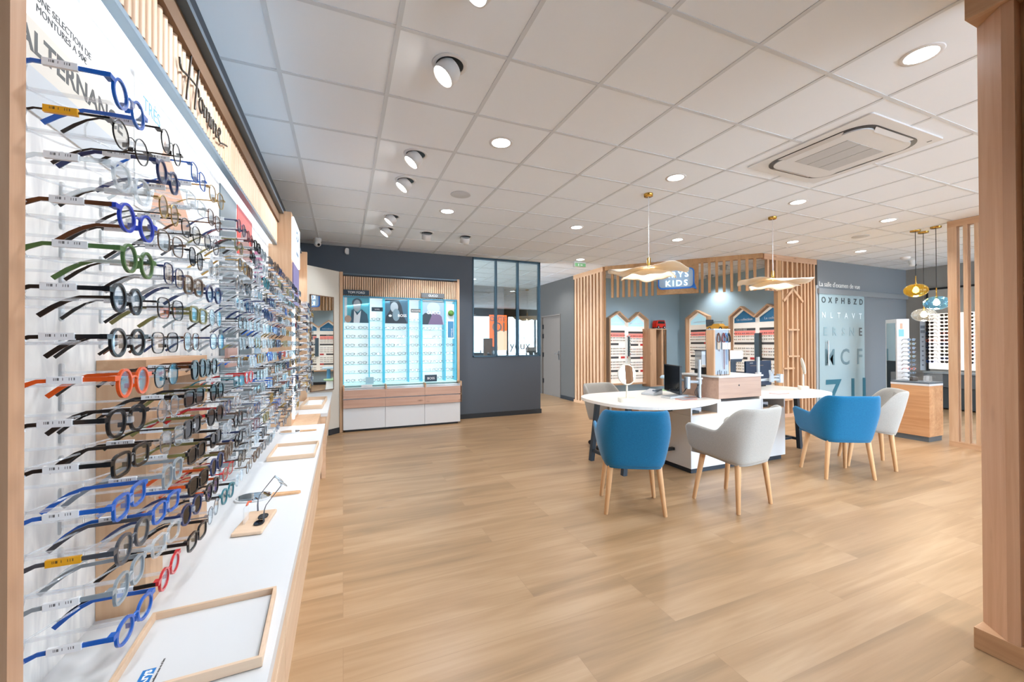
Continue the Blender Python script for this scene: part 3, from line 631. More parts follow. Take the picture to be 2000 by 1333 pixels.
wallposter('white poster with beige band reading ALTERNANCE at the top of the near wall',.83,1.52,1.83,2.19,PW,[poly([(0,.09),(.69,.09),(.69,.185),(0,.185)],PB),poly([(0,0),(.69,0),(.69,.09),(0,.09)],PGREY),txt('ALTERNANCE',.064,.25,.122,TEXTD,.0015),txt('UNE SELECTION DE',.022,.30,.235),txt('MONTURES A 90\u20ac',.022,.30,.212)])
wallposter('white poster with tan diagonal field and small blue lettering',1.56,2.30,1.78,2.19,PW,[poly([(.1,.0),(.55,.0),(.22,.30)],PTAN),poly([(.3,.0),(.74,.0),(.74,.12)],PB),txt('TR\u00c8S',.06,.05,.32,mat('blue_lettering','#4f8fc4',.5))])
wallposter('red portrait poster above the dark grey mirrors on the near wall unit',2.84,3.26,1.90,2.19,PRED,[poly([(.05,0),(.37,0),(.32,.15),(.21,.22),(.10,.15)],mat('poster_dusk','#8a6a64',.6),'figure')])
wallposter('plum coloured poster near the far end of the near wall unit',3.36,3.66,1.80,2.05,PPLUM,[poly([(.05,0),(.25,0),(.15,.2)],mat('poster_rose','#c98fa4',.6),'figure')])
def gp(lb,y0,y1,z0,z1,m):
    t=thing('wall_panel',lb,'wall panel',(XB+.0005,y0,z0)); part('panel',MB().box(0,.006,0,y1-y0,0,z1-z0),m,t); return t
gp('left of two tall dark grey panels behind the spectacles',2.47,2.80,CZ+.003,2.18,mat('panel_slate','#5c666b',.4)); gp('right of two tall dark grey panels behind the spectacles',2.89,3.24,CZ+.003,1.88,_mc['panel_slate'])
gp('narrow pale blue panel at the far end of the near wall unit',3.36,3.56,CZ+.003,1.75,mat('panel_sky','#9fbcd2',.4))
t=thing('niche_frame','oak three-sided portal frame standing on the counter behind the nearest spectacles','frame',(XB+.001,1.36,CZ))
part('stile',MB().box(0,.10,0,.11,0,.60),OAK,t); part('stile',MB().box(0,.10,.43,.52,0,.60),OAK,t); part('top_rail',MB().box(0,.10,0,.52,.60,.66),OAKY,t); part('inner_mirror',MB().box(0,.012,.11,.43,.18,.60),glass('grey_mirror',(.6,.65,.7),refl=.5,dens=.7,dcol=(.75,.78,.82)),t); part('inner_board',MB().box(0,.012,.11,.43,0,.175),PALE,t)
t=thing('brand_plate','small pinkish wooden brand plate lettered KAPORAL in front of the grey panel','sign',(-.46,2.10,1.26)); part('plate',MB().box(-.012,0,0,.17,0,.085),wood('pink_oak','#c9a397','#b58d80','y',knots=0),t); writing('KAPORAL',.032,TM(.0005,.03,.03,pi/2),TEXTW,t); part('bracket',MB().box(-.115,-.012,.03,.05,.02,.05),WHITEM,t)
# Homme lettering
t=thing('script_lettering','bronze handwritten word Homme fixed on the slatted fascia','lettering',(-.505,1.68,2.21))
def sm(P,n=5):
    out=[]
    for i in range(len(P)-1):
        p0=P[max(0,i-1)];p1=P[i];p2=P[i+1];p3=P[min(len(P)-1,i+2)]
        for k in range(n):
            q=k/n; out.append(tuple(.5*((2*p1[j])+(-p0[j]+p2[j])*q+(2*p0[j]-5*p1[j]+4*p2[j]-p3[j])*q*q+(-p0[j]+3*p1[j]-3*p2[j]+p3[j])*q**3) for j in (0,1)))
    return out+[P[-1]]
strokes=[[(.115,.215),(.10,.15),(.075,.06),(.065,.01)],[(.205,.235),(.185,.16),(.16,.07),(.152,.02)],[(.0,.115),(.012,.085),(.06,.095),(.13,.11),(.185,.115),(.20,.09)],
 [(.225,.10),(.205,.085),(.205,.055),(.225,.045),(.242,.065),(.235,.095),(.222,.10),(.26,.088)],
 [(.262,.095),(.262,.045),(.27,.08),(.288,.098),(.296,.08),(.294,.045),(.305,.08),(.322,.097),(.330,.08),(.328,.048),(.345,.05)],
 [(.352,.095),(.352,.045),(.362,.08),(.380,.098),(.388,.08),(.386,.045),(.398,.08),(.415,.097),(.423,.08),(.421,.048),(.445,.055)],
 [(.455,.07),(.48,.085),(.487,.10),(.472,.108),(.458,.085),(.466,.055),(.49,.05),(.52,.062),(.60,.085)]]
hm=MB()
for st in strokes: hm.tube([(0,u*1.0,v) for u,v in sm(st)],.0038,6)
part('lettering',hm,BRONZE,t)
# column between the units
t=thing('display_column','oak column with a glowing white logo panel between the two wall units','column',(XB,3.952,0)); L=Matrix.Translation((-XB,-3.952,0))
part('carcass',MB().join(MB().box(XL+.001,-.41,3.952,4.548,CZ+.001,2.5).box(XL+.001,-.21,3.952,4.548,0,CZ),L),OAK,t)
part('light_panel',MB().join(MB().box(-.4095,-.395,3.99,4.53,2.10,2.47),L),mat('logo_panel','#eef4fa',.4,emit=1.6,ecol='#e8f4ff'),t)
part('logo_ring',MB().join(MB().ring([(.10*cos(a*pi/8)+4.26,.05*sin(a*pi/8)+2.36) for a in range(16)],[(.07*cos(a*pi/8)+4.26,.03*sin(a*pi/8)+2.36) for a in range(16)],.186,.190,0,TM(XB,0,0,pi/2)).box(-.3945,-.390,4.17,4.35,2.18,2.21),L),mat('logo_grey','#7e8fa3',.5),t)
part('portrait_panel',MB().join(MB().box(-.4095,-.40,4.02,4.50,1.72,2.08),L),mat('poster_mauve','#7c76a0',.4),t); part('mirror_panel',MB().join(MB().box(-.4095,-.40,4.16,4.50,.70,1.70),L),MIRROR,t)
part('light_strip',MB().join(MB().box(-.4095,-.398,4.06,4.10,.70,1.70),L),mat('led_strip_soft','#ffffff',.5,emit=5,ecol='#dcebff'),t)
U2,P2=unit(4.55,5.6,'further wall display unit with white counter beside the diagonal mirror wall',(XB,4.55,0),cut=[(XB-.04,4.552),(-.146,4.552),(-.146,6.54),(-.335,6.50),(XB-.04,6.25)])
P2('end_panel',MB().box(XL+.001,-.41,5.6,5.64,CZ+.001,2.5),OAK)
P2('side_board',MB().box(-.41,-.163,4.552,4.575,0,CZ-.036),PALE)
light('AREA','shelf_led',(-.50,2.3,2.19),1.2,COOL,.05,rot=(0,R(-14),0),sy=3.0)
light('AREA','shelf_led',(-.50,5.05,2.19),1.5,COOL,.05,rot=(0,R(-14),0),sy=.95)
# ceiling side glow of the canopy strip (the unit's own up-light)
light('AREA','canopy_led',(-.49,2.6,2.53),2,(.55,.78,1),.04,rot=(0,R(155),0),sy=3.0)
# mirror on the diagonal wall
t=thing('wall_mirror','tall mirror in a thin brown frame on the beige diagonal wall','mirror',(-.424,6.432,.0)); Md=TM(0,0,0,R(45))
part('glass',MB().box(0.0,.395,.69,2.06,-.009,-.001,0,Md@Matrix.Translation((0,0,.014))),MIRROR,t)
part('mirror_frame',MB().ring([(-.012,.678),(.407,.678),(.407,2.072),(-.012,2.072)],[(0,.69),(.395,.69),(.395,2.06),(0,2.06)],.0,.022,0,Md@Matrix.Translation((0,0,-.008))),mat('mirror_brown','#6b4e3a',.5),t)

# spectacles of unit 1
colA=[('round',1,'blue','blue','w'),('round',0,'black','black','y'),('panto',1,'clear','clear','w'),('round',1,'royal blue','tortoiseshell','w'),('round',1,'green','green','w'),('round',1,'black','black','w'),('round',1,'black','black','w'),
 ('round',1,'orange','orange','w'),('panto',1,'black','black','w'),('rectangular',1,'black','black','w'),('rectangular',1,'blue','blue','w'),('panto',1,'dark grey','dark grey','y'),('square',1,'grey','grey','w'),('oval',1,'blue','blue','w')]
colB=[('round',0,'black','black','w'),('round',1,'navy','navy','w'),('round',0,'gold','black','w'),('square',0,'brown','black','w'),('square',0,'navy','black','w'),('square',0,'black','black','w'),('square',0,'black','black','w'),
 ('panto',0,'black','black','w'),('round',0,'silver','black','w'),('square',0,'silver','black','w'),('square',1,'grey','grey','w'),('rectangular',1,'blue','blue','w'),('rectangular',1,'clear','clear','w'),('oval',1,'red','black','w')]
cw=['black']*10+['dark grey']*4+['navy']*4+['clear']*8+['silver']*5+['brown']*2+['tortoiseshell']*2+['gold']*3+['grey']*3+['blue','red','burgundy','olive','teal']
rods=[]
Y0,DY,Z0,DZ=.866,.16,1.775,.0681
for k in range(18):
    for r in range(14):
        lens='clear'
        if k==4 and r<9: continue
        if k==0: sh,th,c,tc_,tg_=colA[r]
        elif k==1: sh,th,c,tc_,tg_=colB[r]
        else:
            sh=rnd.choice(['round','panto','panto','square','square','rectangular','rectangular']); th=1 if rnd.random()<.42 else 0; c=rnd.choice(cw); tc_=c if rnd.random()<.7 else rnd.choice(cw); tg_='w'
            if k in (2,3) and 7<=r<=12: lens='sun' if rnd.random()<.8 else 'violet'; th=1; sh=rnd.choice(['square','panto','rectangular']); c=rnd.choice(['black','black','navy','brown','dark grey']); tc_=rnd.choice(['black','navy','red','olive','tortoiseshell','orange'])
        yc=Y0+DY*k+.0335; z=Z0-DZ*r+rnd.uniform(-.003,.003); x=-.335+rnd.uniform(-.008,.008)
        kind='sunglasses' if lens!='clear' else 'spectacles'
        lb=f"{c} {sh} {kind}, {ORD[r]} row down, {ORD[k]} column from the near oak post"
        if c!=tc_: lb=f"{c} {sh} {kind} with {tc_} temples, {ORD[r]} row, {ORD[k]} column from near post"
        o=spectacles((x,yc,z),R(rnd.uniform(-3,3)),sh,th,c,tc_,lens,tg_,lb,'spectacles hung in rows on the near wall unit' if kind=='spectacles' else 'sunglasses among the hung spectacles',k<6,rx=R(rnd.uniform(-1.5,1.5)),name=kind,cat=kind if kind=='sunglasses' else 'glasses')
        rods.append((x,yc,z))
def rod_mb():
    # from the back panel out to the nose, with two cradle wings under the temples and a foot plate on the panel
    mb=MB().box(-.238,-.004,-.0025,.0025,-.004,.001).box(-.004,.004,-.006,.006,-.004,.006)
    mb.tube([(-.13,0,-.001),(-.11,-.045,.000),(-.095,-.069,.003)],.0018,6).tube([(-.13,0,-.001),(-.11,.045,.000),(-.095,.069,.003)],.0018,6)
    mb.prism(rrect(.014,.038,.006,3),-.241,-.237,0,Matrix(((0,0,1,0),(1,0,0,0),(0,1,0,0),(0,0,0,1))))
    return mb
RM=rod_mb(); rme=RM.mesh('acrylic_rod',ACRYL)
for i,(x,y,z) in enumerate(rods[:98]): part('acrylic_rod',rme,None,U1,(XB+.241-XB,y-.785,z))
rest=MB()
for x,y,z in rods[98:]: rest.join(RM,Matrix.Translation((.241,y-.785,z)))
o=part('acrylic_rod',rest,ACRYL,U1); o['kind']='stuff'
# unit 2 and the last column of unit 1: too many to count singly
far=MB(); fcs=['black','dark grey','navy','silver','brown','clear','grey','clear','gold']
fm=[pmat(c) for c in fcs]+[LENS,TAGW]; rr=MB()
for y in [Y0+DY*18]+[4.66+.155*k for k in range(6)]:
    for r in range(14):
        fr,ln,tm,tg=gparts(rnd.choice(['round','panto','square','rectangular']),rnd.random()<.5); ci=rnd.randrange(len(fcs))
        Mg=Matrix.Translation((-.335+rnd.uniform(-.01,.01),y,Z0-DZ*r))
        far.join(fr,Mg,ci).join(ln[0],Mg,9).join(ln[1],Mg,9).join(tm[0],Mg,ci).join(tm[1],Mg,ci).join(tg,Mg,10)
        if y>4: rr.join(RM,Matrix.Translation((.241,y-4.55,Z0-DZ*r)))
        else: pass
o=part('spectacles',far,fm); tag(o,'dense rows of spectacles on the further wall unit past the oak column','glasses'); o['kind']='stuff'
o=part('acrylic_rod',rr,ACRYL,U2); o['kind']='stuff'
rr=MB()
for r in range(14): rr.join(RM,Matrix.Translation((.241,Y0+DY*18-.785,Z0-DZ*r)))
rest.join(rr); 

# things on the counter
def tray(loc,rz,w,d,h,label,group=None,logo=0):
    t=thing('display_tray',label,'tray',loc,rz,group)
    part('tray_rim',MB().ring([(-w/2,-d/2),(w/2,-d/2),(w/2,d/2),(-w/2,d/2)],[(-w/2+.008,-d/2+.008),(w/2-.008,-d/2+.008),(w/2-.008,d/2-.008),(-w/2+.008,d/2-.008)],0,h),PALE,t,bevel=.001)
    part('tray_base',MB().box(-w/2+.008,w/2-.008,-d/2+.008,d/2-.008,.001,.005),WHITE,t)
    if logo:
        KB=mat('brand_blue','#1b75bc',.5); ML=Matrix.Translation((-w/2+.05*logo,-d/2+.035*logo,.0052))@Matrix.Rotation(R(90),4,'Z')
        part('logo_badge',MB().prism([(0,0),(.062*logo,0),(.062*logo,-.026*logo),(0,-.026*logo)],0,.0004,0,ML),KB,t)
        mb=MB().join(text_mb('Krys',.026*logo,.0002,bold=.0006),ML@Matrix.Translation((.009*logo,-.0195*logo,.0006))); part('lettering',mb,TEXTW,t)
        mb=MB().join(text_mb('La confiance vous va si bien',.0082*logo,.0002),ML@Matrix.Translation((-.002,-.036*logo,.0004))); part('lettering',mb,TEXTD,t)
    return t
tray((-.303,1.165,CZ+.001),R(2),.272,.285,.022,'large pale oak tray with blue Krys badge in the near left corner','pale oak trays on the counters',.88)
tray((-.288,2.975,CZ+.001),R(-1),.26,.36,.026,'pale oak tray with tiny blue badge in the middle of the near counter','pale oak trays on the counters',.7)
tray((-.305,5.25,CZ+.001),R(-2),.22,.75,.045,'pale oak tray of papers on the further counter','pale oak trays on the counters',0)
for i in range(3):
    o=part('paper',MB().add([(-.07,-.09,0),(.07,-.09,.0),(.07,.0,.022),(-.07,.0,.022),(.07,.09,0),(-.07,.09,0)],[(0,1,2,3),(3,2,4,5)]),PW,None,(-.30,5.03+.19*i,CZ+.008)); tag(o,'folded white leaflet lying in the tray on the further counter','leaflet','white leaflets in the further tray')
def handmirror(loc,rz,lb):
    t=thing('hand_mirror',lb,'hand mirror',loc,rz,'hand mirrors lying on the near counter')
    o=rrect(.15,.12,.055,6,-.06,0); part('rim',MB().prism(o,0,.006),WHITE,t,bevel=.0015); part('glass',MB().prism(rrect(.138,.108,.05,6,-.06,0),.006,.0066),MIRROR,t)
    part('handle',MB().prism([(.012,-.022),(.03,-.016),(.125,-.012),(.132,0),(.125,.012),(.03,.016),(.012,.022)],0,.009),LEG,t,bevel=.002)
handmirror((-.315,2.165,CZ+.001),R(-4),'white hand mirror with beech handle lying behind the small wooden stand')
handmirror((-.33,3.67,CZ+.001),R(-2),'hand mirror lying at the far end of the near counter')
t=thing('spectacle_stand','small oak block stand holding tilted metal spectacles on the near counter','stand',(-.315,1.85,CZ+.001),R(-6))
part('block',MB().box(-.05,.05,-.105,.105,0,.014),PALE,t,bevel=.004); part('acrylic_upright',MB().box(-.032,-.028,-.03,.02,.014,.075),ACRYL,t); part('leather_loop',MB().tube([(-.03,.0,.075),(-.027,.012,.085),(-.02,.02,.082)],.004,6),mat('loop_orange','#d8603a',.5),t)
spectacles((-.235,1.90,CZ+.142),R(60),'rectangular',0,'silver','dark grey','clear',None,'tilted metal spectacles standing upright on the small oak block','',True)
for o in COL.objects:
    if o.get('label','').startswith('tilted metal'): o.rotation_euler=(0,R(-50),R(18))
t=thing('clip_on_lenses','black clip-on sun lenses lying on the small oak block','sunglasses',(-.295,1.845,CZ+.0165),R(86)); P_=MB(); G_=MB()
for s_ in (-1,1):
    e=superellipse(.048,.034,2.6,.6); e=[(p[0]+s_*.031,p[1]) for p in e]; P_.ring(e,inset(e,.0025),0,.003); G_.prism(inset(e,.002),.001,.002)
P_.tube([(-.008,.006,.003),(.008,.006,.003)],.0015,6); part('frame',P_,BLACK,t); part('lens',G_,SUNL,t)

# ------------------------------------------------------------------ lit brand cabinet on the slate wall
CX,CY=0.0,7.145
t=thing('brand_cabinet','lit brand display cabinet with oak slatted fascia against the slate back wall','display cabinet',(0,CY,0)); LC=t
YU=6.88-CY; YL=6.75-CY
LIT=mat('lit_back','#cfdcdd',.5,emit=.42,ecol='#f2fbfb'); TEAL=mat('teal_edge','#2f93ad',.3,emit=.35,ecol='#2fb0cf'); NAVY=mat('navy_plate','#1d3443',.4)
part('side_panel',MB().box(-.048,-.001,YL+.05,0,0,2.48),OAK,t,bevel=.002); part('side_panel',MB().box(1.83,1.872,YU,0,.70,2.48),OAK,t,bevel=.002)
part('back_panel',MB().box(0,1.83,-.03,0,.72,2.12),LIT,t)
s=MB(); x=.004
while x<1.82: s.tube([(x+.014,YU+.03,2.125),(x+.014,YU+.03,2.43)],.0135,8); x+=.0335
part('fascia_slat',s,PALE2,t); part('fascia_board',MB().box(0,1.83,YU+.045,0,2.125,2.44),_mc['fascia_dark'],t)
part('top_trim',MB().box(0,1.83,YU+.0,YU+.02,2.455,2.475),_mc['canopy_grey'],t)
part('lower_trim',MB().box(0,1.83,YU,YU+.05,2.105,2.125),mat('trim_teal_dark','#3b7a94',.4,emit=.1),t)
for xx,w in ((-.0005,.012),(.387,.010),(.600,.03),(1.0,.018),(1.208,.03),(1.615,.02),(1.806,.02)): part('upright',MB().box(xx,xx+w,YU+.03,-.031,.73,2.105),TEAL,t)
SHZ=[.752+.1415*k for k in range(7)]
SHG=glass('shelf_glass',(.80,.93,.93),gcol=(.9,1,1),rough=.02,ior=1.5,dens=.08,dcol=(.4,.65,.70))
bays=[(.014,.385,2),(.400,.598,1),(.633,.998,2),(1.020,1.206,1),(1.241,1.613,2),(1.638,1.804,1)]
for bi,(a,b,n) in enumerate(bays):
    for k in range(7 if n==2 else 8):
        part('glass_shelf',MB().box(a,b,YU+.07,-.035,SHZ[0]+.1415*k-.008,SHZ[0]+.1415*k),SHG,t)
# lower cabinet: open glass-fronted tray boxes, two oak drawer rows, white doors
for k in range(3):
    a,b=.0+.6235*k,.6235*(k+1)
    part('white_door',MB().box(a+.002,b-.002-(.02 if k==2 else 0),YL+.02,YL+.04,.035,.365),PANELW,t,bevel=.001)
    part('drawer_front',MB().box(a+.001,b-.001,YL,YL+.02,.37,.50),PINKO:=wood('drawer_oak','#cda791','#b58d79','x',knots=.8),t,bevel=.001); part('drawer_front',MB().box(a+.001,b-.001,YL,YL+.02,.515,.645),PINKO,t,bevel=.001)
    part('tray_side',MB().box(a,a+.02,YL,YU+.06,.645,.715),OAKY,t)
    part('tray_front_glass',MB().box(a+.02,b,YL+.002,YL+.006,.645,.70),CLEAR,t)
part('tray_side',MB().box(1.85,1.872,YL,YU+.06,.37,.725),OAKY,t)
part('lower_body',MB().box(.002,1.85,YL+.045,0,.035,.66),PANELW,t); part('tray_deck',MB().box(0,1.87,YL+.045,0,.665,.675),WHITE,t); part('plinth',MB().box(.03,1.82,YL+.07,-.05,0,.035),BLACK,t)
part('display_ledge',MB().box(0,1.83,YU+.04,-.031,.70,.722),mat('ledge_teal','#b9dfe0',.3,emit=.25),t)
light('AREA','cabinet_led',(.9,YU+.04,2.09),1.3,(.8,.97,1),.03,rot=(R(-8),0,pi/2),parent=t,sy=1.7)
# plates, signs, posters
def plate(lb,x0,x1,y,z0,z1,m,txt_,sz,tm=TEXTW,cat='sign',name='brand_sign',th=.02):
    t=thing(name,lb,cat,(x0,y,z0)); part('plate',MB().box(0,x1-x0,0,th,0,z1-z0),m,t,bevel=.001)
    if txt_: writing(txt_,sz,TM((x1-x0)/2,-.0012,(z1-z0)/2-sz*.36,0),tm,t,.001,'CENTER')
    return t
plate('dark sign lettered TOM FORD at the upper left of the lit cabinet',.005,.387,6.858,2.137,2.215,NAVY,'TOM FORD',.05)
plate('dark sign lettered GUCCI at the upper right of the lit cabinet',1.21,1.60,6.858,2.137,2.215,DARKG,'GUCCI',.05)
plate('small dark plate lettered LOOL in the first narrow bay',.425,.597,6.90,1.89,1.955,NAVY,'LOOL',.03)
plate('small dark plate lettered SILHOUETTE in the second narrow bay',1.045,1.206,6.90,1.885,1.945,mat('plate_umber','#5d5a58',.4),'SILHOUETTE',.025)
plate('dark teal block lettered BOSS on the ledge of the lit cabinet',1.275,1.478,6.90,.7235,.835,NAVY,'BOSS',.055,th=.03)
plate('small pale blue card on the ledge at the left of the lit cabinet',.335,.455,6.895,.7235,.83,mat('card_blue','#9fc4cf',.4),'',.02,cat='card',name='display_card')
plate('small white block on the open tray of the lit cabinet',.262,.43,6.81,.6765,.72,WHITE,'',.02,cat='card',name='display_card')
def portrait(lb,x0,x1,z0,z1,bg,shapes,txt_=None):
    t=thing('portrait_poster',lb,'poster',(x0,6.925,z0)); w,h=x1-x0,z1-z0
    part('sheet',MB().box(0,w,0,.01,0,h),bg,t)
    for i,(n_,P_,m_) in enumerate(shapes): part(n_,MB().prism([(u*w,v*h) for u,v in P_],.0,.0012,0,TM(0,-.0005-.0013*i,0,0)),m_,t)
    if txt_:
        s_,sz,u,v,al=txt_; writing(s_,sz,TM(u*w,-.0095,v*h,0),TEXTW,t,.0008,al,'lettering',1,.0008)
def ell(cx,cy,rx,ry,n=20): return [(cx+rx*cos(2*pi*k/n),cy+ry*sin(2*pi*k/n)) for k in range(n)]
PT=mat('photo_teal','#5fb6c9',.5); PSK=mat('photo_skin','#a9b7bf',.5); PHR=mat('photo_hair','#4b6270',.5); PJK=mat('photo_jacket','#37596b',.5); PSH=mat('photo_shirt','#dfeaf0',.5); PBG2=mat('photo_slate','#3f6478',.5); PBG3=mat('photo_lilac','#8ea5b4',.5); PMV=mat('photo_mauve','#6b5a78',.5); PHAND=mat('photo_hand','#b39c8d',.5); PDK=mat('photo_dark','#24323c',.5)
portrait('teal poster of a man in a dark jacket, left bay of the lit cabinet',.014,.385,1.70,2.10,PT,[('pale_stripe',[(.02,.0),(.12,.0),(.12,1),(.02,1)],PSH),('hair',ell(.52,.80,.20,.18),PHR),('jacket',[(.25,0),(.98,0),(.93,.35),(.70,.55),(.55,.40),(.38,.55),(.30,.5)],PJK),('shirt',[(.38,.0),(.62,.0),(.68,.5),(.52,.3),(.40,.5)],PSH),('face',ell(.52,.68,.15,.24),PSK),('hand',ell(.16,.15,.13,.14),PHAND)])
portrait('dark slate poster of a person in profile lettered BOSS, middle bay of the lit cabinet',.634,.998,1.70,2.09,PBG2,[('coat',[(0,0),(.98,0),(.80,.35),(.72,.75),(.60,.97),(.20,.97),(.25,.60),(.05,.30)],PDK),('face',ell(.40,.68,.17,.22),PSK),('neck',ell(.48,.36,.16,.26),mat('photo_dim','#76909c',.5)),('collar',ell(.22,.32,.07,.05),PSH)],('BOSS',.062,.55,.28,'LEFT'))
portrait('pale poster of two people in coats lettered GUCCI in the lit cabinet',1.241,1.612,1.69,2.085,PBG3,[('heads',ell(.50,.72,.30,.24),PSK),('dark_coat',[(0,0),(.5,0),(.4,.45),(.12,.5),(0,.40)],PDK),('mauve_coat',[(.25,0),(.95,0),(.88,.35),(.66,.52),(.45,.48)],PMV)],('GUCCI',.075,.5,.45,'CENTER'))
t=thing('plant_poster','narrow hanging card with a green topiary ball at the right of the lit cabinet','poster',(1.655,6.925,1.45))
part('sheet',MB().box(0,.13,0,.008,0,.60),PSH,t); part('green_ball',MB().lathe([(.052*cos(R(a)),.052*sin(R(a))) for a in range(-90,91,15)],20,0,Matrix.Translation((.065,-.045,.44)),caps=False),mat('topiary','#5d8a3f',.8,bump=1,bscale=300),t)
part('blue_band',MB().box(.02,.12,-.002,0,.02,.30),mat('band_blue','#3c7ea6',.5),t)
o=writing('OPTIQUE',.035,Matrix.Translation((.10,-.003,.03))@Matrix.Rotation(-pi/2,4,'Y')@Matrix.Rotation(pi/2,4,'X'),TEXTW,t)
# the pairs on the glass shelves
cn=['left wide bay','first narrow bay','middle wide bay','second narrow bay','right wide bay','rightmost narrow bay']
cfar=['black']*5+['dark grey']*3+['silver','gold','brown','navy','grey','tortoiseshell']
rn2=random.Random(11)
for bi,(a,b,n) in enumerate(bays):
    top=7 if n==2 else 8
    for k in range(top):
        if bi==5 and k>=5: continue
        for j in range(n):
            if bi==4 and k==0 and j==0: continue
            c=rn2.choice(cfar); sh=rn2.choice(['square','rectangular','panto','round']); th=0 if c in ('silver','gold') or rn2.random()<.12 else 1
            x=(a+b)/2 if n==1 else a+(b-a)*(.25+.5*j)
            lb=f"{c} {sh} spectacles, {ORD[top-1-k]} glass shelf, {cn[bi]} of the lit cabinet"+('' if n==1 else (', left pair' if j==0 else ', right pair'))
            spectacles((x+rn2.uniform(-.006,.006),6.985,SHZ[0]+.1415*k+.0245),-pi/2+R(rn2.uniform(-4,4)),sh,th,c,c,'clear',None,lb,'spectacles on the glass shelves of the lit cabinet',False,name='spectacles')

# ------------------------------------------------------------------ reception desk
DX,DYY=4.05,3.18
D=thing('reception_desk','white double workstation desk with oak upstand and two rounded wing tops','desk',(DX,DYY,0))
def wing(sgn):
    P=[(.30,.0),(.62,-.13),(.95,-.20),(1.25,-.19),(1.45,-.08),(1.585,.12),(1.62,.35),(1.61,.62),(1.52,.84),(1.32,.97),(1.05,1.0),(.30,1.0)]
    P=sm(P[:],4); return [(sgn*u,v) for u,v in P]
for sg in (-1,1): part('wing_top',MB().prism(wing(sg),.728,.757),mat('desk_white','#f3efe8',.3),D,bevel=.004)
b=MB()
for sg in (-1,1):
    x0,x1=sorted((sg*.73,sg*.335)); b.box(x0,x1,0,.8,.055,.605)
b.box(-.334,.334,0,.8,.055,.727)
part('body',b,WHITE,D,bevel=.002)
for sg in (-1,1):
    x0,x1=sorted((sg*.73,sg*.3365)); q=MB().box(x0,x0+.018,0,.8,.606,.727).box(x1-.018,x1,0,.8,.606,.727).box(x0+.018,x1-.018,.45,.8,.606,.727); part('open_compartment',q,WHITE,D)
    part('compartment_shelf',MB().box(x0+.018,x1-.018,.003,.45,.606,.615),PALE,D); part('stored_papers',MB().box(x0+.05,x1-.12,.12,.42,.616,.66),mat('paper_box','#c9c8cc',.5),D); part('dark_device',MB().box(x0+.06,x0+.18,.06,.12,.616,.64),BLACK,D)
part('plinth',MB().box(-.70,.70,.03,.77,0,.055),mat('plinth_black','#1b2530',.5),D)
part('oak_upstand',MB().box(-.335,.325,-.002,.52,.758,.985),wood('upstand_oak','#c6a591','#b0917e','x',knots=.6),D,bevel=.002)
part('upstand_top',MB().box(-.35,.34,-.02,.54,.985,1.003),WHITE,D,bevel=.002)
part('keyhole',MB().lathe([(.009,0),(.009,.004),(0,.004)],16,0,Matrix.Translation((-.03,-.003,.895))@Matrix.Rotation(pi/2,4,'X')),DARKG,D)
for sg in (-1,1):
    lg=MB()
    for yv,yf in ((.25,.25),(.80,.84)): lg.tube([(sg*1.32,yv,.728),(sg*1.386,yf,0)],.024,4)
    lg.tube([(sg*1.375,.26,.12),(sg*1.375,.83,.12)],.016,4)
    if sg>0: lg.tube([(1.37,.34,.12),(.73,.34,.12)],.014,4)
    part('leg_frame',lg,mat('leg_steel','#22303c',.4),D)
part('side_pedestal',MB().box(-1.02,-.75,.45,.95,.05,.62),PALE,D,bevel=.002)
part('footrest_bar',MB().box(-.86,-.733,.22,.26,.20,.23).box(-.80,-.733,.25,.36,.62,.72),BLACK,D)
# table mirrors
def tmirror(loc,rz,tilt,lb,hz):
    t=thing('table_mirror',lb,'mirror',loc,rz)
    part('base',MB().prism(rrect(.17,.11,.03,4),0,.04),mat('mirror_cream','#e9e2d2',.4),t,bevel=.006)
    part('pole',MB().tube([(0,0,.04),(0,.0,hz-.10)],[.012,.009],10),_mc['mirror_cream'],t)
    M=Matrix.Translation((0,0,hz))@Matrix.Rotation(tilt,4,'X')@Matrix.Rotation(pi/2,4,'X')
    part('mirror_rim',MB().lathe([(.0,-.008),(.092,-.008),(.098,0),(.092,.008),(.086,.008)],32,0,M@Matrix.Scale(1.12,4,(0,1,0)),caps=False),_mc['mirror_cream'],t)
    part('mirror_glass',MB().lathe([(.088,.0075),(0,.0075)],32,0,M@Matrix.Scale(1.12,4,(0,1,0)),caps=False,smooth=False),MIRROR,t)
tmirror((2.70,3.42,.758),R(-20),R(-6),'round cream table mirror standing on the left wing of the desk',.28)
tmirror((5.50,3.42,.758),R(40),R(-10),'tilted oval cream table mirror standing on the right wing of the desk',.30)
# monitors and arms
def arm(loc,lb):
    t=thing('monitor_mount',lb,'monitor mount',loc); AR=mat('arm_silver','#b8c2cb',.35,.3)
    part('pole',MB().lathe([(.018,0),(.018,.42)],20),AR,t); part('clamp',MB().lathe([(.034,.205),(.034,.222)],20),WHITE,t); part('collar',MB().lathe([(.026,.15),(.026,.20)],20),AR,t); return t,AR
t,AR=arm((3.62,3.345,.758),'silver monitor arm pole at the left of the oak upstand')
part('arm',MB().tube([(-.02,0,.175),(-.10,.05,.175)],.016,8).tube([(-.10,.05,.175),(-.155,.12,.20)],.014,8),AR,t); part('joint',MB().lathe([(.033,.10),(.033,.23)],20,0,Matrix.Translation((-.115,.06,.0))),AR,t)
part('vesa_bracket',MB().prism([(-.06,-.06),(-.045,-.065),(0,-.015),(.045,-.065),(.06,-.06),(.015,0),(.06,.06),(.045,.065),(0,.015),(-.045,.065),(-.06,.06),(-.015,0)],0,.006,0,Matrix.Translation((-.20,.135,.20))@Matrix.Rotation(R(65),4,'Z')@Matrix.Rotation(pi/2,4,'X')),AR,t)
cb=MB()
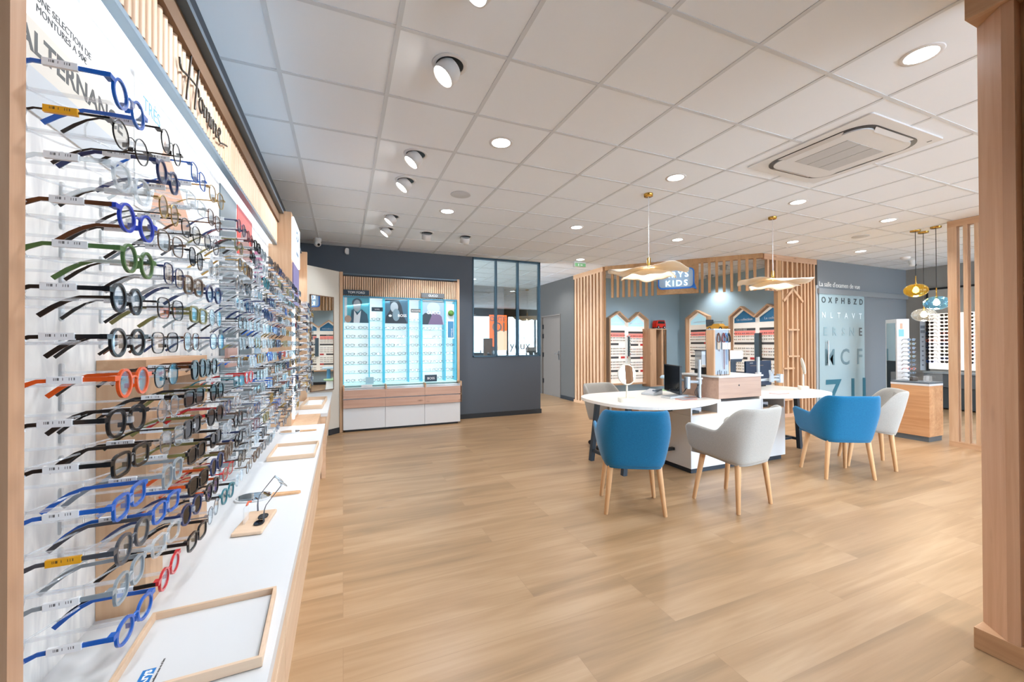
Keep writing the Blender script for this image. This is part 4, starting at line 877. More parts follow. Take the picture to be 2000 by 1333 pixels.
for k in range(3): cb.tube(sm([(-.30+.03*k,.16),(-.22,.06+.01*k),(-.13,.10+.02*k),(-.08,.15)],5) and [(u,.08-.02*k,v) for u,v in sm([(-.27+.02*k,.12),(-.20,.035+.012*k),(-.13,.08+.02*k),(-.10,.15)],5)],.0035,6)
for k in range(3): cb.tube([(u,-.02+.01*k,v) for u,v in sm([(-.03,.15),(-.09+.03*k,.07),(-.06+.02*k,.02),(-.02,.004)],5)],.0035,6)
part('cable',cb,BLACK,t)
t=thing('monitor','black flat monitor seen from the back above the left wing of the desk','monitor',(3.36,3.545,.758),R(0))
t.rotation_euler=(0,0,R(60))
part('back_shell',MB().prism(rrect(.50,.31,.01,2,0,.20),-.0,.022,0,Matrix.Rotation(pi/2,4,'X')),BLACK,t,bevel=.003); part('rear_bulge',MB().prism(rrect(.28,.22,.02,3,-.02,.20),.022,.055,0,Matrix.Rotation(pi/2,4,'X')),mat('monitor_dark','#34373d',.35),t,bevel=.006)
part('screen',MB().prism(rrect(.48,.29,.003,2,0,.20),-.0015,-.0002,0,Matrix.Rotation(pi/2,4,'X')),mat('screen_black','#0b0d10',.1),t); part('badge',MB().box(-.015,.015,-.0235,-.022,.328,.342),GREYM,t)
# fix facing: the back shell bulges away from the left wing, toward the arm
t.rotation_euler=(0,0,R(65)); t.location=(3.435,3.565,.758)
t,AR=arm((4.93,3.62,.758),'silver monitor arm with a bare bracket behind the oak upstand, right side')
part('vesa_bracket',MB().prism([(-.07,-.05),(-.05,-.06),(.05,-.06),(.07,-.05),(.05,.02),(.085,.085),(.07,.095),(.03,.05),(-.03,.05),(-.07,.095),(-.085,.085),(-.05,.02)],0,.02,0,Matrix.Translation((.15,-.06,.16))@Matrix.Rotation(R(20),4,'Z')@Matrix.Rotation(pi/2,4,'X')),AR,t)
part('arm',MB().tube([(.0,0,.12),(.20,-.04,.13),(.36,-.02,.12)],.017,8).tube([(.18,-.05,.165),(.34,-.03,.16)],.012,8),AR,t); part('joint',MB().lathe([(.04,.08),(.04,.19)],20,0,Matrix.Translation((.385,-.02,0))),AR,t)
t=thing('monitor','large dark navy monitor seen from behind on the right wing of the desk','monitor',(5.33,3.93,.758),R(4)); NV=mat('monitor_navy','#163049',.4)
part('back_shell',MB().prism(rrect(.56,.345,.008,2,0,.18),0,.025,0,Matrix.Rotation(pi/2,4,'X')),NV,t,bevel=.003); part('vent_slot',MB().box(-.19,.10,-.0265,-.025,.285,.292),mat('vent_tan','#7d6c5c',.5),t)
part('badge',MB().box(-.20,-.13,-.0265,-.025,.318,.332),GREYM,t); part('foot',MB().box(-.10,.10,-.06,.08,0,.012),BLACK,t)
# pegboard tower with cords, acrylic case, printer
t=thing('accessory_tower','oak and white pegboard tower hung with spectacle cords on the oak upstand','display tower',(3.75,3.25,1.004),0)
part('side_panel',MB().box(-.02,.0,.0,.10,0,.50),OAK,t,bevel=.001); part('side_panel',MB().box(.21,.23,.0,.10,0,.50),OAK,t,bevel=.001); part('core',MB().box(0,.21,.012,.09,0,.50),OAK,t)
part('pegboard',MB().box(.002,.208,.004,.011,.01,.50),mat('peg_grey','#a9b2bb',.5),t); part('top_board',MB().box(-.02,.23,0,.10,.50,.512),GREYM,t)
def cord(x,c1,lbl,ln):
    tt=thing('spectacle_lanyard',lbl,'spectacle cord',(3.75+x,3.25-.004,1.40)); m_=mat('cord_'+c1,{'black':'#1e1e22','blue':'#5a86b8','brown':'#6b4434','red':'#7a3038'}[c1],.6)
    part('loop',MB().tube([(u,-.004,v) for u,v in sm([(0,.07),(-.018,.03),(-.02,-.02),(0,.0-.03),(.02,-.02),(.018,.03),(0,.07)],5)],.0065,6),m_,tt); part('card',MB().box(-.022,.022,-.006,-.003,-.11,-.03),mat('card_tan','#b9a894',.5) if c1=='brown' else PW,tt)
    part('strand',MB().tube([(0,-.006,-.11),(.004,-.006,-ln)],.0035,6),m_,tt)
cord(.045,'brown','brown spectacle cord on a tan card, left on the pegboard tower',.13); cord(.12,'red','dark red spectacle cord hanging long in the middle of the pegboard tower',.33); cord(.16,'blue','blue spectacle cord on a white card at the right of the pegboard tower',.28); cord(.20,'black','black spectacle cord at the right edge of the pegboard tower',.24)
sm_=thing('lanyard_end','five little black cord ends standing at the foot of the pegboard tower','cord ends',(3.72,3.245,1.005),0)
part('cord_end',MB().tube([(.05,-.004,.0),(.058,-.004,.05)],.003,6).tube([(.09,-.004,0),(.082,-.004,.06)],.003,6).tube([(.10,-.004,0),(.112,-.004,.05)],.003,6).tube([(.16,-.004,0),(.16,-.004,.045)],.003,6).tube([(.19,-.004,0),(.19,-.004,.045)],.003,6),BLACK,sm_)
t=thing('acrylic_case','small dark-edged acrylic case beside the pegboard tower','display case',(3.95,3.60,1.004),R(-10))
part('pane',MB().box(-.06,.06,-.06,-.057,.05,.26).box(-.06,-.057,-.057,.06,.05,.26).box(.057,.06,-.057,.06,.05,.26),glass('case_glass',(.75,.78,.8),dens=.35,dcol=(.6,.62,.64)),t); part('base',MB().box(-.065,.065,-.065,.065,0,.05),BLACK,t); part('frame',MB().box(-.065,.065,-.065,.065,.26,.272).box(-.005,.005,-.064,-.06,.05,.26),BLACK,t)
t=thing('card_terminal','black card payment terminal on the back of the oak upstand','payment terminal',(3.83,3.47,1.004)); part('body',MB().prism([(-.05,0),(.05,0),(.05,.05),(-.02,.08),(-.05,.08)],-.035,.035,0,Matrix.Rotation(pi/2,4,'X')),BLACK,t,bevel=.006); part('receipt',MB().box(-.035,.0,-.02,.02,.08,.105),PW,t)
t=thing('telephone','white and grey desk telephone on the left wing of the desk','telephone',(3.36,3.80,.758),R(20)); part('body',MB().prism([(-.10,0),(.10,0),(.10,.055),(-.10,.02)],-.08,.08,0,Matrix.Rotation(pi/2,4,'X')),mat('phone_grey','#c9ced4',.4),t,bevel=.004); part('handset',MB().box(-.085,.09,-.085,-.05,.045,.065),mat('phone_slate','#6b7886',.4),t,bevel=.006)
t=thing('keyboard','low white keyboard with dark edge on the left wing beside the arm pole','keyboard',(3.42,3.50,.758),R(12)); part('body',MB().box(-.17,.17,-.06,.06,0,.018),WHITE,t,bevel=.003); part('keys',MB().box(-.16,.16,-.05,.05,.018,.022),mat('keys_grey','#9ea4aa',.5,bump=1,bscale=150),t)
for i,(x,y,lb) in enumerate(((3.40,3.32,'left of two coral edged mats on the left wing of the desk'),(3.62,3.43,'right of two coral edged mats, under the arm pole on the left wing'),(4.80,3.26,'coral edged mat on the right wing of the desk'))):
    t=thing('leaflet_mat',lb,'mat',(x,y-.0,.758)); part('mat',MB().prism(rrect(.22,.13,.03,4),0,.002 if i!=1 else .0015),mat('mat_coral','#e07d64',.5),t); part('sheet',MB().prism(rrect(.19,.10,.02,4),.002,.0026),mat('sheet_grey','#b9bdc0',.5),t)
t=thing('eyeglass_tester','white tabletop lens device with dark curved base behind the upstand','lens device',(4.90,4.0,.758)); part('pedestal',MB().box(-.05,.05,-.05,.05,0,.36),mat('device_navy','#16283a',.4),t,bevel=.01); part('head',MB().box(-.13,.13,-.10,.08,.38,.50),WHITE,t,bevel=.02); part('dark_visor',MB().prism([(-.10,.345),(.10,.345),(.13,.40),(-.13,.40)],-.09,.09,0,Matrix.Rotation(pi/2,4,'X')),_mc['device_navy'],t,bevel=.01)

# ------------------------------------------------------------------ chairs
def fabric(name,c1,c2):
    m=bpy.data.materials.new(name); m.use_nodes=True; nt=m.node_tree; N=nt.nodes; L=nt.links; b=N['Principled BSDF']; tc=N.new('ShaderNodeTexCoord')
    n=N.new('ShaderNodeTexNoise'); n.inputs['Scale'].default_value=260; n.inputs['Detail'].default_value=3; L.new(tc.outputs['Object'],n.inputs['Vector'])
    cr=N.new('ShaderNodeValToRGB'); e=cr.color_ramp.elements; e[0].position=.35; e[0].color=lin(c1); e[1].position=.65; e[1].color=lin(c2); L.new(n.outputs['Fac'],cr.inputs['Fac']); L.new(cr.outputs['Color'],b.inputs['Base Color'])
    b.inputs['Roughness'].default_value=.9; b.inputs['Sheen Weight'].default_value=.25; b.inputs['Specular IOR Level'].default_value=.2
    bp=N.new('ShaderNodeBump'); bp.inputs['Strength'].default_value=.25; bp.inputs['Distance'].default_value=.001; L.new(n.outputs['Fac'],bp.inputs['Height']); L.new(bp.outputs['Normal'],b.inputs['Normal']); return m
BLUEF=fabric('blue_fabric','#0b5f89','#14709b'); GREYF=fabric('grey_fabric','#a19d96','#b1ada6')
def shell_mb(w=.60,dp=.56):
    NU=44; NV=9; TH=.038
    # plan path: left arm front -> back -> right arm front
    ctrl=[(-.5,.50),(-.5,.30),(-.5,.05),(-.495,-.22),(-.44,-.40),(-.30,-.475),(0,-.49),(.30,-.475),(.44,-.40),(.495,-.22),(.5,.05),(.5,.30),(.5,.50)]
    path=[(u*w,v*dp) for u,v in sm(ctrl,6)]
    # resample
    ds=[0]
    for i in range(1,len(path)): ds.append(ds[-1]+math.dist(path[i],path[i-1]))
    pts=[]
    for k in range(NU+1):
        d=ds[-1]*k/NU; i=max(0,min(len(ds)-2,next((j for j in range(len(ds)-1) if ds[j+1]>=d),len(ds)-2))); f=(d-ds[i])/max(1e-9,ds[i+1]-ds[i]); pts.append((path[i][0]*(1-f)+path[i+1][0]*f,path[i][1]*(1-f)+path[i+1][1]*f))
    def zt(y,s):
        # top rim height by position around: s 0..1, .5 = back centre
        a=abs(s-.5)*2
        if a<.36: z=.835
        elif a<.60: q=(a-.36)/.24; q=q*q*(3-2*q); z=.835*(1-q)+.635*q
        else: q=(a-.60)/.40; z=.635+.035*q
        if a>.94: z-= .045*((a-.94)/.06)**2
        return z
    def zb(s):
        a=abs(s-.5)*2; z=.375+.06*max(0,(a-.35)/.65)
        if a>.9: z+=.05*((a-.9)/.1)**2
        return z
    def surf(k,v,inn):
        x,y=pts[k]; s_=k/NU; a=abs(s_-.5)*2
        z=zb(s_)+(zt(y,s_)-zb(s_))*v
        h=(z-.40)/.43
        kx=.80+.20*min(1,max(0,h*1.5))**.7; ky=.84+.10*min(1,max(0,h))
        back=max(0,1-a/.5)
        X=x*kx*(1-.08*max(0,(z-.66)/.17)); Yy=y*ky-.075*max(0,h)*min(1,back*2)
        i0=pts[max(0,k-1)]; i1=pts[min(NU,k+1)]; tx,ty=i1[0]-i0[0],i1[1]-i0[1]; l_=math.hypot(tx,ty); nx,ny=-ty/l_,tx/l_
        o=(TH if inn else 0)*(1 if v<.97 else .82)
        X+=nx*o*1; Yy+=ny*o*1
        if inn and 0: pass
        return (X,Yy,z)
    # orientation check: normal must point to the inside (0,0)
    mb=MB(); n=NU+1
    sgn=1
    x,y=pts[NU//2]; i0=pts[NU//2-1]; i1=pts[NU//2+1]; tx,ty=i1[0]-i0[0],i1[1]-i0[1]
    if (-ty)*(0-x)+(tx)*(0-y)<0: TH=-TH
    out=[[surf(k,v/(NV-1),False) for k in range(n)] for v in range(NV)]
    inn=[[surf(k,v/(NV-1),True) for k in range(n)] for v in range(NV)]
    rim=[tuple((Vector(out[-1][k])+Vector(inn[-1][k]))/2+Vector((0,0,.012))) for k in range(n)]
    V=[p for r_ in out for p in r_]+rim+[p for r_ in reversed(inn) for p in r_]; rows=2*NV+1
    F=[(r_*n+k,r_*n+k+1,(r_+1)*n+k+1,(r_+1)*n+k) for r_ in range(rows-1) for k in range(n-1)]
    # close the two arm fronts
    for r_ in range(NV-1):
        a=r_*n; b=(r_+1)*n; c=(rows-1-r_-1)*n; d=(rows-1-r_)*n
        F.append((a,b,c,d)); F.append((a+n-1,d+n-1,c+n-1,b+n-1))
    F.append(((NV-1)*n,NV*n,(NV+1)*n)); F.append(((NV-1)*n+n-1,(NV+1)*n+n-1,NV*n+n-1))
    F+=[( (rows-1)*n+k,(rows-1)*n+k+1,k+1,k) for k in range(n-1)]
    mb.add(V,F,0,True)
    # underside pan
    bot=[(x_,y_,z_+.004) for x_,y_,z_ in out[0]]
    mb2=MB(); mb2.add([(x_*.97,y_*.97,z_+.01) for x_,y_,z_ in bot]+[(x_*.97,y_*.97,z_-.006) for x_,y_,z_ in bot],[tuple(range(n))[::-1],tuple(range(n,2*n))]+[(k,k+1,k+1+n,k+n) for k in range(n-1)]+[(n-1,0,n,2*n-1)],0,True)
    return mb,mb2,inn
SH,PAN,_inn=shell_mb()
seatm=MB(); P_=[(x_*.98,y_*.98) for x_,y_,z_ in _inn[2]]; seatm.prism(P_,.405,.475,0,None,True)
ribm=MB()
for k in range(-6,7):
    if k: ribm.tube([(k*.030,-.2165+.0016*abs(k),.50),(k*.031,-.2440+.0016*abs(k),.62),(k*.032,-.2880+.0018*abs(k),.80)],.0022,5)
def chair(loc,rz,fab,lb):
    t=thing('armchair',lb,'chair',loc,rz,'upholstered armchairs at the desk')
    o=part('shell',gm(('sh',fab.name),lambda:SH.mesh('shell',fab)),None,t); 
    sb=o.modifiers.new('smooth','SUBSURF'); sb.levels=1; sb.render_levels=1
    part('underside',gm(('pan',fab.name),lambda:PAN.mesh('underside',fab)),None,t)
    o=part('seat_cushion',gm(('seat',fab.name),lambda:seatm.mesh('seat_cushion',fab)),None,t); bv=o.modifiers.new('bevel','BEVEL'); bv.width=.02; bv.segments=3; bv.limit_method='ANGLE'; bv.angle_limit=R(50)
    if fab is GREYF: part('back_seams',gm('ribs',lambda:ribm.mesh('back_seams',mat('seam_grey','#aaa6a0',.9))),None,t)
    for sx in (-1,1):
        for fy in (-1,1):
            tp=(sx*.185,.145 if fy>0 else -.165,.40); bt=(sx*.228,.205 if fy>0 else -.195,0)
            part('leg',gm(('leg',sx,fy),lambda:MB().tube([bt,(bt[0]*.99+tp[0]*.01,bt[1]*.99+tp[1]*.01,.004),tp],[.0135,.016,.024],14).mesh('leg',LEG)),None,t)
    return t
def face(dx,dy): return math.atan2(dy,dx)-pi/2
chair((2.225,2.77,0),face(.49,.87),BLUEF,'blue fabric armchair with its back to the camera in front of the left wing')
chair((3.09,2.515,0),face(-.12,.99),GREYF,'pale grey fabric armchair seen from the side before the middle of the desk')
chair((4.73,2.62,0),face(.455,.89),BLUEF,'blue fabric armchair seen from behind at the right wing of the desk')
chair((5.44,2.71,0),face(-.62,.78),GREYF,'pale grey fabric armchair with ribbed inner back beside the display island')
# swivel chair behind the desk
face0=lambda dx,dy: math.atan2(dy,dx)-pi/2
t=thing('swivel_chair','pale grey swivel chair on black casters behind the left wing of the desk','office chair',(3.26,4.47,0),face0(.15,-1))
o=part('shell',gm(('sh',GREYF.name),None),None,t); o.location=(0,0,-.03); sb=o.modifiers.new('smooth','SUBSURF'); sb.levels=1; sb.render_levels=1
part('seat_cushion',gm(('seat',GREYF.name),None),None,t,(0,0,-.03)); part('underside',gm(('pan',GREYF.name),None),None,t,(0,0,-.03))
part('column',MB().lathe([(.025,.09),(.025,.36)],16),STEEL,t)
for k in range(5):
    a=2*pi*k/5+R(12); part('base_arm',MB().tube([(0,0,.11),(.26*cos(a),.26*sin(a),.075)],[.022,.014],8),BLACK,t)
    c=part('caster',MB().lathe([(.028,-.022),(.028,.022)],16,0,Matrix.Translation((.27*cos(a),.27*sin(a),.028))@Matrix.Rotation(a,4,'Z')@Matrix.Rotation(pi/2,4,'X')),BLACK,t,bevel=.004)

# ------------------------------------------------------------------ pendants
SHADE=bpy.data.materials.new('paper_shade'); SHADE.use_nodes=True
def _sh():
    nt=SHADE.node_tree; N=nt.nodes; L=nt.links; b=N['Principled BSDF']; b.inputs['Base Color'].default_value=lin('#eee6da'); b.inputs['Roughness'].default_value=.7
    tr=N.new('ShaderNodeBsdfTranslucent'); tr.inputs['Color'].default_value=lin('#f6e4c8'); mx=N.new('ShaderNodeMixShader'); mx.inputs[0].default_value=.35; L.new(b.outputs[0],mx.inputs[1]); L.new(tr.outputs[0],mx.inputs[2]); L.new(mx.outputs[0],N['Material Output'].inputs['Surface'])
_sh()
BULB=mat('bulb_glow','#fff3d8',.5,emit=7,ecol='#ffe2b0')
def petal(r0,r1,z0,drop,amp,nw,ph,tilt=0):
    NR,NA=10,72; vs=[]
    for i in range(NR+1):
        q=i/NR; 
        for k in range(NA):
            a=2*pi*k/NA; rr=(r0+(r1-r0)*q)*(1+.04*q*sin(3*a+ph))
            z=z0-drop*q**1.4+amp*q**2*(sin(nw*a+ph)+.5*sin((nw*2+1)*a+2*ph))+tilt*rr*cos(a-.5)
            vs.append((rr*cos(a),rr*sin(a),z))
    F=[(i*NA+k,i*NA+(k+1)%NA,(i+1)*NA+(k+1)%NA,(i+1)*NA+k) for i in range(NR) for k in range(NA)]
    return MB().add(vs,F,0,True)
for i,(x,y,lb,rz) in enumerate(((3.01,3.44,'left wavy cream petal pendant lamp over the desk',0),(5.02,3.48,'right wavy cream petal pendant lamp over the desk',1.1))):
    t=thing('petal_pendant_lamp',lb,'pendant lamp',(x,y,H),0,'wavy petal pendant lamps')
    part('ceiling_canopy',MB().lathe([(0,-.03),(.045,-.03),(.048,-.004),(.048,0)],28,caps=False),BRASS,t)
    part('cord',MB().tube([(0,0,-.03),(0,0,-.70)],.0035,6),WHITE,t)
    part('lamp_holder',MB().lathe([(.008,-.68),(.02,-.69),(.02,-.775),(.026,-.785)],20,caps=False),BRASS,t)
    o=part('upper_shade',petal(.02,.41,-.785,.040,.024,3,.6+rz,.035),SHADE,t); so=o.modifiers.new('s','SOLIDIFY'); so.thickness=.003; o.rotation_euler=(0,0,rz)
    o=part('lower_shade',petal(.05,.28,-.812,.080,.014,4,1.2+rz,.02),SHADE,t); so=o.modifiers.new('s','SOLIDIFY'); so.thickness=.003; o.rotation_euler=(0,0,rz)
    part('bulb',MB().lathe([(.001,-.80),(.03,-.82),(.036,-.85),(.025,-.878),(.001,-.89)],20,caps=False),BULB,t)
    light('POINT','pendant_bulb',(0,0,-.95),5,(1,.85,.65),.04,parent=t)
def globe(loc,zc,tint,body,lb,ribs):
    t=thing('glass_globe_pendant',lb,'pendant lamp',loc,0,'glass globe pendant lamps')
    zc-=H
    part('ceiling_canopy',MB().lathe([(0,-.022),(.055,-.022),(.058,-.004),(.058,0)],28,caps=False),BRASS,t)
    part('cord',MB().tube([(0,0,-.022),(0,0,zc+.20)],.004,6),BLACK,t)
    part('stem',MB().lathe([(.006,zc+.205),(.007,zc+.10),(.016,zc+.095),(.016,zc+.06)],14,caps=False),BRASS,t)
    NA,NR=64,18; vs=[]
    for i in range(NR+1):
        ph=R(80)-R(168)*i/NR
        for k in range(NA):
            a=2*pi*k/NA; tw=a+ph*.9; rr=.132*cos(ph)**.9*(1+ribs*(.035*sin(14*tw))); vs.append((rr*cos(a),rr*sin(a),zc+.092*sin(ph)))
    part('glass_globe',MB().add(vs,[(i*NA+k,(i+1)*NA+k,(i+1)*NA+(k+1)%NA,i*NA+(k+1)%NA) for i in range(NR) for k in range(NA)],0,True),body,t)
    part('bulb',MB().lathe([(.001,zc+.06),(.02,zc+.045),(.036,zc+.005),(.03,zc-.025),(.001,zc-.04)],20,caps=False),BULB,t)
    light('POINT','globe_bulb',(0,0,zc-.13),4,(1,.85,.65),.04,parent=t)
globe((7.51,3.13,H),2.098,0,glass('amber_glass',(.86,.66,.16),gcol=(1,.9,.6),rough=.03,dens=.12,dcol=(.8,.6,.1)),'amber glass globe pendant, highest of the three',0)
globe((7.72,3.13,H),1.755,0,glass('clear_ribbed_glass',(.93,.92,.90),rough=.03,dens=.06,ior=1.7),'clear ribbed glass globe pendant, lowest of the three',1)
globe((7.54,2.925,H),1.903,0,glass('blue_ribbed_glass',(.50,.76,.90),gcol=(.8,.95,1),rough=.03,dens=.12,ior=1.7,dcol=(.2,.5,.75)),'blue ribbed glass globe pendant, rightmost of the three',1)

# ------------------------------------------------------------------ display island
t=thing('display_island','oak display island with a low glass case, right of the desk','display cabinet',(7.34,2.93,0)); LO=wood('island_oak','#cf9d70','#b57f53','y',knots=.8)
part('carcass',MB().box(0,.36,0,.42,.07,.762),LO,t,bevel=.002); part('plinth',MB().box(.012,.35,.012,.41,0,.07),DARKG,t); part('white_top',MB().box(-.002,.362,-.002,.422,.762,.79),WHITE,t,bevel=.002); part('grey_top',MB().box(.0,.36,0,.42,.79,.812),mat('top_slate','#59626a',.4),t)
part('glass_case',MB().box(0,.36,0,.004,.813,.935).box(0,.36,.416,.42,.813,.935).box(0,.004,.004,.416,.813,.935).box(.356,.36,.004,.416,.813,.935),CLEAR,t)
t=thing('spectacle_case','dark brown spectacle case inside the low glass case of the island','spectacle case',(7.50,3.16,.8135)); part('shell',MB().prism(rrect(.13,.055,.025,5),0,.055),mat('case_brown','#3f352f',.5),t,bevel=.012)
t=thing('display_riser','small clear riser inside the low glass case of the island','riser',(7.53,3.02,.8135)); part('riser',MB().box(-.04,.04,-.03,.03,0,.004).box(-.04,-.034,-.03,.03,.004,.08).box(.034,.04,-.03,.03,.004,.08),ACRYL,t)
# sunglasses tower
c0=Vector((9.41,4.20)); d1=Vector((.177,.25)).normalized(); d2=Vector((.816,-.578)).normalized()
tw=thing('sunglasses_tower','white floor tower with a mirror face and one column of sunglasses by the grey wall','display tower',(c0.x,c0.y,0),math.atan2(d2.y,d2.x))
part('carcass',MB().prism(rrect(.20,.31,.012,3,.10,.155),.02,1.79),WHITE,tw); part('mirror_face',MB().box(-.004,-.0005,.03,.27,1.02,1.72),MIRROR,tw); part('black_face',MB().box(-.004,-.0005,.03,.27,.06,1.015),BLACK,tw)
part('poster',MB().box(.02,.18,-.004,-.0005,1.45,1.74),mat('poster_holiday','#dfe6ea',.5),tw); part('blue_field',MB().box(.03,.11,-.006,-.004,1.47,1.60),mat('tower_blue','#7fc0e6',.5),tw); part('figure',MB().box(.05,.09,-.006,-.004,1.61,1.71),mat('tower_tan','#caa58a',.5),tw)
RZt=tw.rotation_euler.z
rs=random.Random(5)
sc_=['black','dark grey','brown','navy','black','olive','tortoiseshell']
for r in range(13):
    c=rs.choice(sc_) if r!=7 else 'orange'; q=Matrix.Translation((c0.x,c0.y,0))@Matrix.Rotation(RZt,4,'Z')@Vector((.13,-.155,1.41-.075*r))
    spectacles(tuple(q),RZt-pi/2,rs.choice(['square','panto','round']),1,c,c,'sun',None,f'{c} sunglasses on the white tower, {ORD[r]} pair from the top','sunglasses on the white tower',False,name='sunglasses',cat='sunglasses')
    part('peg',MB().box(.128,.132,-.15,-.001,1.402-.075*r,1.406-.075*r),ACRYL,tw)
# sunglasses wall
sw_=thing('sunglasses_display','backlit sunglasses wall display with dark drawers on the right-hand wall','display unit',(XR,4.62,0))
Lr=Matrix.Translation((-XR,-4.62,0))
def PR(n,mb,m): return part(n,MB().join(mb,Lr),m,sw_)
PR('lit_panel',MB().box(XR-.03,XR-.001,2.6,4.57,.80,1.96),mat('lit_warm','#fffaf2',.5,emit=.45,ecol='#fff8ee')); PR('upper_panel',MB().box(XR-.03,XR-.001,2.6,4.57,1.965,2.46),mat('panel_taupe','#a9a69d',.6))
PR('frame',MB().box(XR-.05,XR-.001,4.57,4.60,.0,2.5).box(XR-.05,XR-.001,2.6,4.57,2.46,2.5),BLACK); PR('ledge',MB().box(XR-.28,XR-.031,2.6,4.57,.72,.76),mat('ledge_grey','#8e9394',.4))
PR('drawer',MB().box(XR-.26,XR-.031,2.6,4.56,.45,.715),DARKG); PR('lower_panel',MB().box(XR-.24,XR-.031,2.6,4.56,.03,.44),mat('anthracite','#3b4143',.5))
t=thing('info_strip','tall white strip poster with small icons left of the sunglasses wall','poster',(XR-.001,4.72,.76)); part('strip',MB().box(-.01,0,-.09,0,0,1.06),mat('strip_blue','#dbe6f2',.5),t)
for k in range(9): part('icon',MB().box(-.012,-.0105,-.06,-.03,.10+.1*k,.13+.1*k) if k<7 else MB().box(-.012,-.0105,-.08,-.01,.10+.1*k,.16+.1*k),mat('icon_grey','#8b97a8',.5),t)
cc=['sunglasses column nearest the taupe corner','second sunglasses column','third sunglasses column','sunglasses column seen between the first and second oak slats','sunglasses column seen between the second and third oak slats']
for k,y in enumerate((4.53,4.31,4.09,3.95)):
    if k==2: continue
    for r in range(14):
        c=rs.choice(sc_+['red','orange','blue']) ; z=1.915-.0735*r
        nm={0:'column nearest the corner of the backlit wall',1:'second column of the backlit wall',3:'backlit wall column seen through the oak screen'}[k]
        spectacles((XR-.17,y-.033,z),pi+R(rs.uniform(-5,5)),rs.choice(['square','panto','round']),1,c,c,'sun',None,f'{c} sunglasses, {nm}, {ORD[r]} row down','sunglasses on the backlit wall',False,name='sunglasses',cat='sunglasses')
for k,y in enumerate((4.53,4.31,3.95)):
    pegs=MB()
    for r in range(14): pegs.box(XR-.172,XR-.031,y-.035,y-.031,1.902-.0735*r,1.906-.0735*r)
    PR('peg_row',pegs,ACRYL)

# ------------------------------------------------------------------ oak screens
def screen(name,lb,loc,posts,y0,y1,dx,th=.067,first=None):
    t=thing(name,lb,'oak screen',loc)
    part('bottom_rail',MB().box(0,dx,y0,y1,0,th),OAKY,t); part('top_rail',MB().box(0,dx,y0,y1,H-th-.02,H-.003),OAKY,t)
    for i,(a,b) in enumerate(posts): part('slat',MB().box(0,dx,a,b,th,H-th-.02),OAK,t)
    return t
ps=[(-.085,0)]+[(-.185-.101*k,-.147-.101*k) for k in range(12)]
screen('slatted_screen','oak slatted floor-to-ceiling screen behind the display island, beside the big post',(7.36,2.745,0),[(a,b) for a,b in ps],-1.5,0,.088)
t=thing('portal_post','broad chamfered oak post on an oak sill at the right edge','oak post',(2.60,.895,0))
PO=wood('post_amber','#d3a888','#bd8f6c','z',scale=.8,knots=.35)
part('sill',MB().box(-.005,.13,-1.6,0,.0,.092),wood('sill_oak','#caa07a','#b38862','y',knots=.2),t,bevel=.002); part('head_rail',MB().box(-.03,.13,-1.6,0,2.80,H-.003),wood('sill_oak','','','y'),t,bevel=.002)
part('post',MB().prism([(.082,-.001),(-.004,-.10),(-.004,-.137),(.12,-.137),(.12,-.001)],.092,2.80),PO,t)
part('recessed_board',MB().box(.055,.075,-1.5,-.138,.092,2.80),OAKD,t); part('post',MB().box(-.004,.12,-.45,-.30,.092,2.80),PO,t)

# ------------------------------------------------------------------ light, camera, view
W=bpy.data.worlds.new('sky'); sc.world=W; W.use_nodes=True; bg=W.node_tree.nodes['Background']; bg.inputs['Color'].default_value=(.72,.86,1,1); bg.inputs['Strength'].default_value=10.0
p=bpy.data.lights.new('shopfront_daylight','AREA'); p.shape='RECTANGLE'; p.size=9.0; p.size_y=2.4; p.energy=1; p.cycles.is_portal=True
o=bpy.data.objects.new('shopfront_daylight',p); COL.objects.link(o); o.location=(6.8,YF-.15,1.36); o.rotation_euler=(R(90),0,0)
struct('ground',MB().box(-30,40,-40,YF-.3,-.12,-.05),mat('pavement','#c4c6c8',.8))
cam=bpy.data.cameras.new('camera'); co=bpy.data.objects.new('camera',cam); COL.objects.link(co); sc.camera=co
cam.sensor_width=36; cam.lens=794.696/2000*36; cam.clip_start=.02
yaw,pit,rol=.393648,.006516,-.0031558
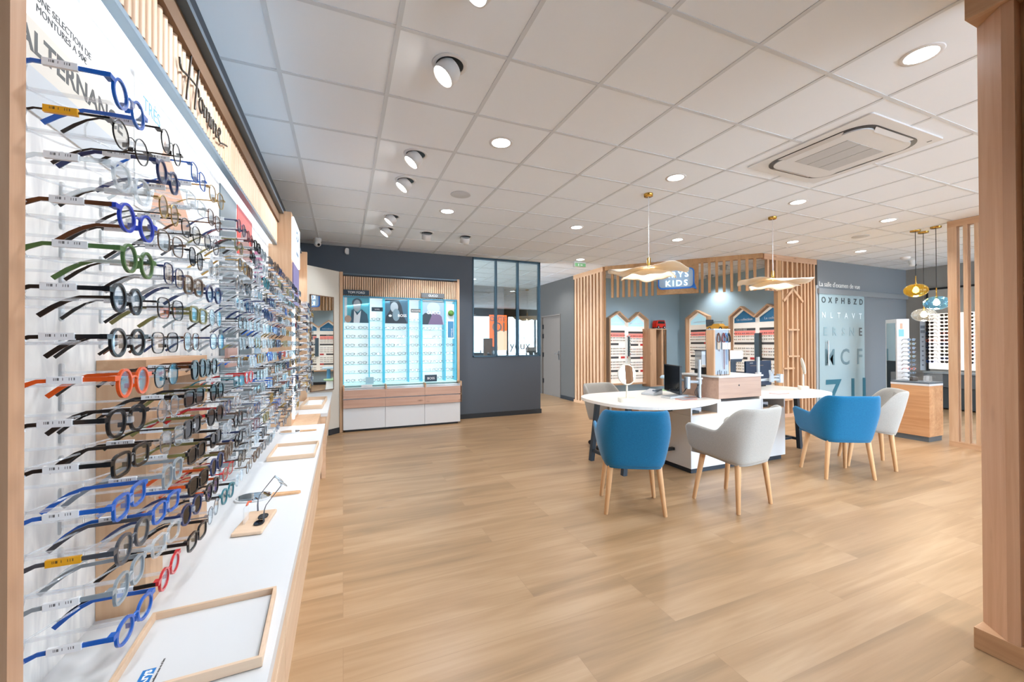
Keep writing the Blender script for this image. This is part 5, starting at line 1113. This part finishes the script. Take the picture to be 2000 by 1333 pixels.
fw=Vector((sin(yaw)*cos(pit),cos(yaw)*cos(pit),sin(pit))); r0=Vector((cos(yaw),-sin(yaw),0)); u0=r0.cross(fw)
r2=r0*cos(rol)+u0*sin(rol); u2=u0*cos(rol)-r0*sin(rol)
co.matrix_world=Matrix(((r2.x,u2.x,-fw.x,0),(r2.y,u2.y,-fw.y,0),(r2.z,u2.z,-fw.z,EYE),(0,0,0,1)))
vs_=sc.view_settings; sc.display_settings.display_device='sRGB'; vs_.view_transform='Standard'; vs_.look='None'; vs_.exposure=0.73; vs_.gamma=1; vs_.use_curve_mapping=False
cy=sc.cycles; cy.max_bounces=8; cy.diffuse_bounces=4; cy.glossy_bounces=4; cy.transmission_bounces=4; cy.transparent_max_bounces=24; cy.caustics_reflective=False; cy.caustics_refractive=False
cy.sample_clamp_indirect=6; cy.use_denoising=True

# nest the pieces that sit on a part under that part
for ch,pa in (('lamp_face','lamp_can'),('bulb','lamp_holder'),('bulb','stem'),('lettering','plate'),('lettering','logo_badge'),('lettering','sheet'),('colour_field','sheet'),('figure','sheet'),('gable_panel','peg_panel'),('coral_band','peg_panel'),('brand_bar','peg_panel'),('red_label','brand_bar'),
  ('lettering','peg_panel'),('mirror_glass','mirror_rim'),('badge','back_shell'),('vent_slot','back_shell'),('intake_grille','intake_cover'),('indicator','panel'),('glowing_letters','face'),('logo_ring','light_panel'),('logo_grey','light_panel'),('stored_papers','open_compartment'),('compartment_shelf','open_compartment'),
  ('keys','body'),('hair','sheet'),('jacket','sheet'),('shirt','sheet'),('face','sheet'),('coat','sheet'),('keyhole','oak_upstand'),('window','body'),('card','loop'),('glass','rim'),('icon','strip'),('frame','pane'),('dark_visor','head'),('receipt','body')):
    for root in [o for o in COL.objects if o.parent is None]:
        kids=list(root.children)
        P0=[k for k in kids if k.name.split('.')[0]==pa and k.location.length<1e-6]
        if not P0: continue
        for k in kids:
            if k.name.split('.')[0]==ch and k.location.length<1e-6 and not k.children:
                k.parent=P0[0]
